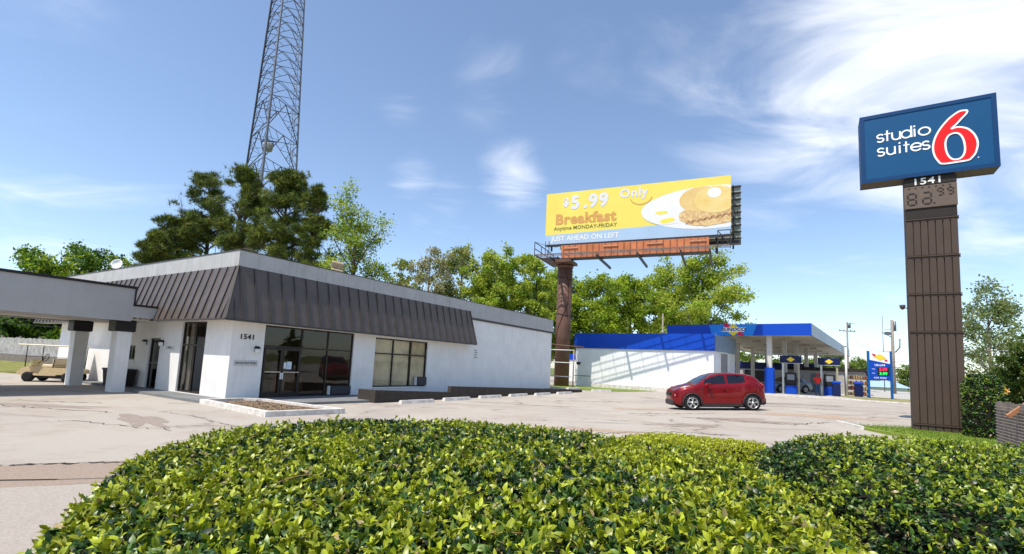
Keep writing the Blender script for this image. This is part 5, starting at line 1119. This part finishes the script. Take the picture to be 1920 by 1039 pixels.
# ------------------------------------------------------------------ vehicles
def lerp(a,b,t): return a+(b-a)*t
def pw(tab, x):
    for (x0,v0),(x1,v1) in zip(tab,tab[1:]):
        if x <= x1: t = (x-x0)/(x1-x0) if x1 > x0 else 0; t = max(0,t); return v0+(v1-v0)*(t*t*(3-2*t)*.35+t*.65)
    return tab[-1][1]
def car(name, label, loc, rot, spec, paint, cat='car', group=None):
    e = empty(name, loc, 0, label, cat, group); e.rotation_euler = rot
    L, WH, R = spec['L'], spec['wheels'], spec['r']; top, belt, hwt, low, hr = spec['top'], spec['belt'], spec['hw'], spec['low'], spec['roofw']
    xs = [0,.02,.06,.12]+[.2+i*(L-.4)/66 for i in range(67)]+[L-.12,L-.06,L-.02,L]
    def ring(x):
        hw = pw(hwt,x); zt = pw(top,x); zb = pw(low,x); be = min(pw(belt,x), zt-.015); g = min(1,max(0,(zt-be)/.42)); ar = 0
        for w_ in WH:
            if abs(x-w_) < R+.065: ar = max(ar, R-.01+math.sqrt((R+.065)**2-(x-w_)**2))
        z1 = max(zb+.08,ar); rw = lerp(hw*.93,hr,g); mids = [lerp(z1,be,t) for t in (0,.2,.4,.6,.8)]
        bulge = [.985,1.0,1.0,.992,.978]
        pts = [(0,zb),(hw*.80,zb if not ar else min(ar,be-.05)-.002),(hw*.955,max(zb+.015,ar-.0))]
        pts += [(hw*b_,z) for b_,z in zip(bulge,mids)]+[(hw*.955,be-.012),(hw*.925,be)]
        pts += [(lerp(hw*.925,rw,.5)+.012*g,lerp(be,zt-.05*g-.004,.52)),(rw,zt-.05*g-.004),(rw*.86,zt-.012*g-.002),(rw*.5,zt+.004),(0,zt+.008)]
        return pts
    rings = [ring(x) for x in xs]; m = len(rings[0]); b = MB(); vs = []; fs = []
    for x, rg in zip(xs, rings):
        vs += [(x,-y,z) for y,z in rg]+[(x,y,z) for y,z in rg[-2:0:-1]]
    k = 2*m-2
    for i in range(len(xs)-1):
        for j in range(k): l = (j+1)%k; fs.append((i*k+j,i*k+l,i*k+k+l,i*k+k+j))
    fs.append(tuple(range(k))); fs.append(tuple(range((len(xs)-1)*k+k-1,(len(xs)-1)*k-1,-1)))
    b.add(vs, fs, 0, True); body = b.build('body', paint, e); fix_normals(body)
    def side_pt(x, f, s_, o=.008):
        rg = ring(x); (y0,z0),(y1,z1),(y2,z2) = rg[9],rg[10],rg[11]
        if f < .52: t = f/.52; y,z = lerp(y0,y1,t),lerp(z0,z1,t)
        else: t = (f-.52)/.48; y,z = lerp(y1,y2,t),lerp(z1,z2,t)
        return (x, s_*(y+o), z)
    def side_window(xa, xb, s_, name='side_window', fa=.08, fb=.93, o=.008, mt=glassd):
        q = MB(); n = 10; vs = []
        for i in range(n+1):
            x = lerp(xa,xb,i/n)
            for f in (fa,(fa+fb)/2,fb): vs.append(side_pt(x,f,s_,o))
        q.add(vs,[(i*3+j,i*3+j+1,i*3+j+4,i*3+j+3) for i in range(n) for j in range(2)],0,True); q.build(name, mt, body)
    for s_ in (-1,1):
        for (xa,xb) in spec['side']: side_window(xa,xb,s_)
    def screen(xa, xb, name):
        q = MB(); n = 8; vs = []; yf = (-.90,-.6,-.3,0,.3,.6,.90)
        for i in range(n+1):
            x = lerp(xa,xb,i/n); rg = ring(x)
            for f in yf:
                y = f*rg[11][0]; zz = lerp(rg[11][1],rg[14][1],1-abs(f)**3)
                vs.append((x+(.0 if xa < L/2 else .0),y,zz+.010))
        q.add(vs,[(i*7+j,i*7+j+1,i*7+j+8,i*7+j+7) for i in range(n) for j in range(6)],0,True); q.build(name, glassd, body)
    screen(*spec['front'],'windscreen'); screen(*spec['rear'],'rear_window')
    for w_ in WH:
        for s_ in (-1,1):
            hw = pw(hwt,w_); yo = s_*(hw-.03); wo = MB().lathe([(R*.62,-.11),(R*.93,-.11),(R,-.08),(R,.08),(R*.93,.11),(R*.62,.11)],(w_,yo-s_*.08,R),'y',28).build('wheel', tyre, e); fix_normals(wo)
            r_ = MB(); r_.lathe([(R*.60,.0),(R*.68,.0),(R*.68,s_*.02),(R*.60,s_*.012),(R*.60,.0)],(w_,yo+s_*.03,R),'y',28,caps=False)
            for q in range(5):
                a = 2*pi*q/5+.3
                for da in (-.16,.16): r_.bar((w_+.05*cos(a),yo+s_*.035,R+.05*sin(a)),(w_+R*.64*cos(a+da),yo+s_*.03,R+R*.64*sin(a+da)),.038,.02,up=(0,1,0))
            r_.lathe([(0,0),(.06,0),(.055,s_*.035),(0,s_*.04)],(w_,yo+s_*.025,R),'y',14); r_.build('rim', rimm, wo)
            MB().lathe([(0,0),(R*.62,0),(R*.62,.01),(0,.01)],(w_,yo-s_*.02,R),'y',20).build('brake_disc', darksteel, wo)
            a_ = MB(); P = [Vector((w_+(R+.055)*cos(t),s_*(hw*.985+.006),R+(R+.055)*sin(t))) for t in [rad(-8)+rad(196)*i/20 for i in range(21)]]
            a_.tube(P,.034,6); a_.build('wheel_arch', mat('arch_plastic',(.05,.04,.045),.55), body)
            MB().box(w_-R*.95,w_+R*.95,min(s_*.25,s_*(hw-.16)),max(s_*.25,s_*(hw-.16)),.22,R*2+.02).build('wheel_well', black, e)
    MB().box(.5,L-.5,-.6,.6,.14,.26).build('underbody', black, e)
    for f in spec.get('extra',[]): f(e, body, ring, side_pt)
    return e
redp = mat('red_car_paint', (.22,.003,.008), .32, var=.03, metal=.45, coat=.5, spec=.3)
def juke_extra(e, body, ring, sp_):
    lampm = mat('lamp_clear',(.70,.62,.58),.12,var=.05,coat=1); rl = mat('lamp_red',(.45,.015,.02),.2,coat=1)
    for s_ in (-1,1):
        MB().lathe([(0,0),(.10,0),(.11,-.02),(.0,-.05)],(.10,s_*.50,.62),'x',16).build('headlight', lampm, body)
        q = MB(); q.tube([(.30,s_*.70,.955),(.50,s_*.73,.995),(.70,s_*.745,1.03)],[.02,.035,.012],8); q.build('upper_lamp', lampm, body)
        q = MB(); q.bbox(1.28,1.48,min(s_*.90,s_*1.06),max(s_*.90,s_*1.06),1.04,1.17,.035); q.bar((1.38,s_*.84,1.06),(1.38,s_*.93,1.08),.04); q.build('door_mirror', redp, body)
        q = MB(); q.tube([(3.64,s_*.70,1.18),(3.75,s_*.72,1.06),(3.82,s_*.71,.93)],[.02,.045,.02],8); q.build('tail_lamp', rl, body)
        q = MB(); q.box(1.10,2.82,min(s_*.80,s_*.865),max(s_*.80,s_*.865),.20,.30); q.build('side_sill', mat('sill_dark',(.04,.03,.032),.5), body)
        for xx in (1.16,2.21,3.02):
            q = MB(); P = []
            for z in (.36,.55,.75,.95):
                rg = ring(xx); y = max(p[0] for p in rg if abs(p[1]-z) < .12) if any(abs(p[1]-z) < .12 for p in rg) else .86
                P.append((xx,s_*(y+.001),z))
            q.tube(P,.006,4); q.build('door_gap', black, body)
        q = MB(); q.bbox(1.98,2.14,min(s_*.865,s_*.90),max(s_*.865,s_*.90),.90,.94,.01); q.build('door_handle', redp, body)
    q = MB(); q.bbox(-.03,.25,-.50,.50,.20,.44,.04); q.bbox(3.66,3.90,-.66,.66,.24,.56,.05); q.build('bumper_trim', mat('arch_plastic',(.05,.04,.045),.55), body)
    MB().bbox(-.035,.02,-.30,.30,.60,.74,.01).build('grille', black, body)
spec_juke = dict(L=3.88,wheels=(.72,3.23),r=.335,
 top=[(0,.62),(.03,.76),(.12,.86),(.38,.97),(.78,1.06),(1.0,1.12),(1.34,1.35),(1.62,1.49),(1.94,1.57),(2.46,1.585),(2.95,1.56),(3.3,1.50),(3.46,1.43),(3.66,1.22),(3.78,1.05),(3.85,.90),(3.88,.7)],
 belt=[(0,.57),(.08,.76),(.4,.93),(1.05,1.06),(2.1,1.11),(2.8,1.15),(3.15,1.20),(3.5,1.15),(3.78,.98),(3.88,.66)],
 hw=[(0,.40),(.07,.60),(.25,.78),(.5,.87),(.8,.89),(1.4,.86),(2.4,.86),(3.0,.89),(3.4,.885),(3.68,.80),(3.82,.72),(3.88,.60)],
 low=[(0,.34),(.2,.24),(.5,.20),(3.4,.22),(3.7,.30),(3.88,.42)], roofw=.60, side=[(1.28,2.16),(2.26,2.98)], front=(1.03,1.66), rear=(3.34,3.68), extra=[juke_extra])
f0 = Vector((7.80,21.62)); r0 = Vector((10.30,21.55)); d_ = (r0-f0).normalized(); zf, zr = gz(*f0), gz(*r0); o_ = f0-d_*.72
print('car ground', zf, zr)
pitch_ = -math.atan2(zr-zf, 2.53)
car('parked_car', 'small red crossover car parked alone in the middle of the lot', (o_.x,o_.y,zf-.72*(zr-zf)/2.52), (0,pitch_,math.atan2(d_.y,d_.x)), spec_juke, redp, group=None)
silver = mat('silver_paint_shaded', (.17,.19,.21), .35, var=.03, metal=.4, coat=.5)  # silver darkened so the paint carries the canopy's shade
spec_sedan = dict(L=4.7,wheels=(.9,3.65),r=.33,
 top=[(0,.6),(.06,.74),(.4,.84),(1.1,.93),(1.3,.97),(1.75,1.22),(2.1,1.38),(2.6,1.44),(3.1,1.42),(3.55,1.30),(3.95,1.06),(4.1,1.02),(4.5,.98),(4.65,.85),(4.7,.65)],
 belt=[(0,.56),(.2,.72),(1.2,.88),(2.4,.93),(3.6,.97),(4.4,.92),(4.7,.62)], hw=[(0,.6),(.1,.72),(.5,.84),(1,.88),(3.8,.88),(4.4,.82),(4.7,.66)], low=[(0,.32),(.3,.2),(4.3,.2),(4.7,.36)], roofw=.58, side=[(1.5,2.45),(2.55,3.45)], front=(1.35,2.05), rear=(3.3,3.9), extra=[])
car('parked_car', 'silver grey car stopped at the pumps under the canopy', (22.6,43.4,.33), (0,0,rad(17)), spec_sedan, silver)
dk = mat('dark_car_paint', (.06,.065,.08), .3, coat=1, var=.03)
c1 = car('parked_car', 'dark far car left of the price sign, before the long shed', (46.0,66,-1.05), (0,0,rad(-12)), spec_sedan, dk)
c2_ = copy_tree(c1); c2_.location = (50.6,65.4,-1.05); c2_['label'] = 'dark far car seen between the two posts of the price sign'
# golf cart
cream_m = mat('cart_cream', (.66,.52,.30), .4, var=.05, coat=.4)
GC = empty('golf_cart', (-20.6,21.0,0), rad(14), 'cream golf cart with a roof parked beyond the portico column', 'golf cart'); s_ = .88
def g_(mb, name, m, parent=None): o = mb.build(name, m, parent or GC); return o
b = MB(); prof = [(.02,.34),(.05,.50),(.20,.64),(.42,.72),(.50,.72),(.60,.42),(.72,.36),(.86,.36),(1.0,.62),(1.12,.70),(2.2,.66),(2.36,.60),(2.38,.42),(2.1,.36),(1.6,.36),(1.55,.30),(.5,.30),(.3,.28)]
b.prism([(x*s_,z*s_) for x,z in prof], lambda a,b2,d:(a,d,b2), -.52, .52); g = g_(b,'cart_body',cream_m); fix_normals(g)
b = MB(); b.bbox(.95*s_,1.42*s_,-.48,.48,.60,.74,.04); b.bbox(1.36*s_,1.48*s_,-.48,.48,.70,1.0,.04); g_(b,'seat',mat('cart_seat',(.70,.60,.42),.6,var=.05))
b = MB(); b.bbox(.34*s_,.52*s_,-.30,.30,.62,.92,.05); g_(b,'dash_cowl',mat('cart_seat2',(.68,.58,.32),.5,var=.05))
MB().bbox(-.05,2.28*s_,-.56,.56,1.50,1.56,.025).build('cart_roof', mat('cart_roof',(.74,.68,.55),.5,var=.04), GC)
b = MB()
for y in (-.5,.5):
    b.tube([(.32*s_,y,.60),(.20*s_+.10,y,1.52)],.018,6); b.tube([(2.15*s_,y,.55),(2.18*s_,y,1.52)],.018,6); b.tube([(1.42*s_,y,.6),(1.46*s_,y,1.0)],.018,6)
for z in (.95,1.5): b.tube([(2.15*s_,-.5,z),(2.15*s_,.5,z)],.016,6); 
b.tube([(.25,-.5,1.05),(2.15*s_,-.5,1.05)],.008,4)
g_(b,'roof_strut',black)
b = MB(); b.tube([(.55,-.2,.75),(.80,-.2,1.0)],.015,6); 
b.tube([(.80+.05*cos(t),-.2+.16*sin(t),1.0+.15*cos(t)) for t in [2*pi*i/16 for i in range(17)]],.014,6,caps=False); g_(b,'steering_wheel',black)
for (x,y) in ((.42,-.46),(.42,.46),(1.80,-.46),(1.80,.46)):
    w_ = MB().lathe([(.10,-.09),(.19,-.09),(.21,-.06),(.21,.06),(.19,.09),(.10,.09)],(x,y,.21),'y',20).build('wheel', tyre, GC); fix_normals(w_); MB().lathe([(0,-.07),(.10,-.07),(.10,.07),(0,.07)],(x,y,.21),'y',14).build('rim', steel, w_)
b = MB(); b.box(.6,1.5,-.4,.4,.16,.27); g_(b,'chassis',black)
# ------------------------------------------------------------------ the man in red
def skin(name, joints, links, m, parent, lvl=2):
    me = bpy.data.meshes.new(name); me.from_pydata([j[0] for j in joints], links, []); o = bpy.data.objects.new(name+'_t', me); COL.objects.link(o)
    md = o.modifiers.new('s','SKIN'); md.use_smooth_shade = True
    for i, j in enumerate(joints): me.skin_vertices[0].data[i].radius = j[1] if hasattr(j[1],'__len__') else (j[1],j[1])
    me.skin_vertices[0].data[0].use_root = True
    ss = o.modifiers.new('u','SUBSURF'); ss.levels = lvl; ss.render_levels = lvl
    bpy.context.view_layer.update(); m2 = bpy.data.meshes.new_from_object(o.evaluated_get(bpy.context.evaluated_depsgraph_get())); bpy.data.objects.remove(o)
    m2.materials.clear(); m2.materials.append(m); m2.name = name; r = bpy.data.objects.new(name, m2); COL.objects.link(r); r.parent = parent
    for p in m2.polygons: p.use_smooth = True
    return r
PM = empty('person', (24.7,39.3,.33), rad(-10), 'man in a red shirt and blue jeans standing by the pumps', 'person')
skinm = mat('skin_tone', (.20,.10,.06), .55, var=.04)
J = [((0,0,.93),(.13,.10)),((0,0,1.12),(.125,.095)),((0,.01,1.32),(.15,.10)),((0,.01,1.43),(.08,.07)),((0,-.005,1.51),.05),((0,-.01,1.60),(.075,.088)),((0,-.012,1.70),(.068,.08)),
 ((-.19,.0,1.40),.055),((-.26,-.02,1.14),.042),((-.22,-.16,.95),.032),((-.20,-.22,.90),(.038,.02)),
 ((.19,.0,1.40),.055),((.27,.03,1.14),.042),((.27,-.06,.90),.032),((.27,-.09,.82),(.022,.036)),
 ((-.09,0,.88),.09),((-.11,-.01,.50),.06),((-.12,.03,.09),.042),((-.13,-.14,.04),(.04,.03)),
 ((.09,0,.88),.09),((.12,-.03,.50),.06),((.13,.02,.09),.042),((.14,-.14,.04),(.04,.03)),
 ((0,-.095,1.60),.014)]
Lk = [(0,1),(1,2),(2,3),(3,4),(4,5),(5,6),(2,7),(7,8),(8,9),(9,10),(2,11),(11,12),(12,13),(13,14),(0,15),(15,16),(16,17),(17,18),(0,19),(19,20),(20,21),(21,22),(5,23)]
for (bx,by,bz,dx) in ((-.20,-.22,.90,1),(.27,-.09,.82,-1)):
    hand = 10 if dx > 0 else 14
    for q in range(5):
        J.append(((bx+(q-2)*.014*(1 if q else 2.2),by-.05-(.008 if q in (1,2) else 0),bz-.055 if q else bz-.01),.0085)); Lk.append((hand,len(J)-1))
skin('body', J, Lk, skinm, PM)
skin('red_shirt', [((0,0,.90),(.175,.125)),((0,0,1.10),(.16,.12)),((0,.01,1.32),(.175,.12)),((0,.01,1.44),(.10,.08)),((-.20,0,1.40),.078),((-.26,-.01,1.20),.070),((.20,0,1.40),.078),((.27,.02,1.20),.070)],[(0,1),(1,2),(2,3),(2,4),(4,5),(2,6),(6,7)], mat('red_cloth',(.75,.035,.03),.8,var=.1,scale=8), PM)
skin('jeans', [((0,0,.92),(.15,.115)),((-.09,0,.84),.105),((-.11,-.01,.50),.082),((-.12,.03,.10),.070),((.09,0,.84),.105),((.12,-.03,.50),.082),((.13,.02,.10),.070)],[(0,1),(1,2),(2,3),(0,4),(4,5),(5,6)], mat('denim',(.035,.09,.20),.85,var=.15,scale=8), PM)
b = MB(); b.lathe([(.105,0),(.108,.05),(.08,.10),(0,.12)],(0,-.01,1.655),n=16); b.prism([(-.07,-.10),(.07,-.10),(.06,-.20),(-.06,-.20)], lambda a,b2,d:(a,b2,d), 1.655, 1.668); b.build('cap', mat('cap_red',(.5,.03,.03),.8), PM)
b = MB()
for sx_ in (-.03,.03): b.lathe([(0,-.004),(.010,0),(0,.004)],(sx_,-.098,1.625),'y',8)
b.build('eyes', black, PM)
b = MB()
for sx_ in (-.13,.14): b.bbox(sx_-.05,sx_+.05,-.20,.07,.0,.09,.025)
b.build('shoes', mat('shoe_dark',(.04,.04,.045),.7), PM)
# things on the ground that nobody counts: leaf litter and grit by the kerbs
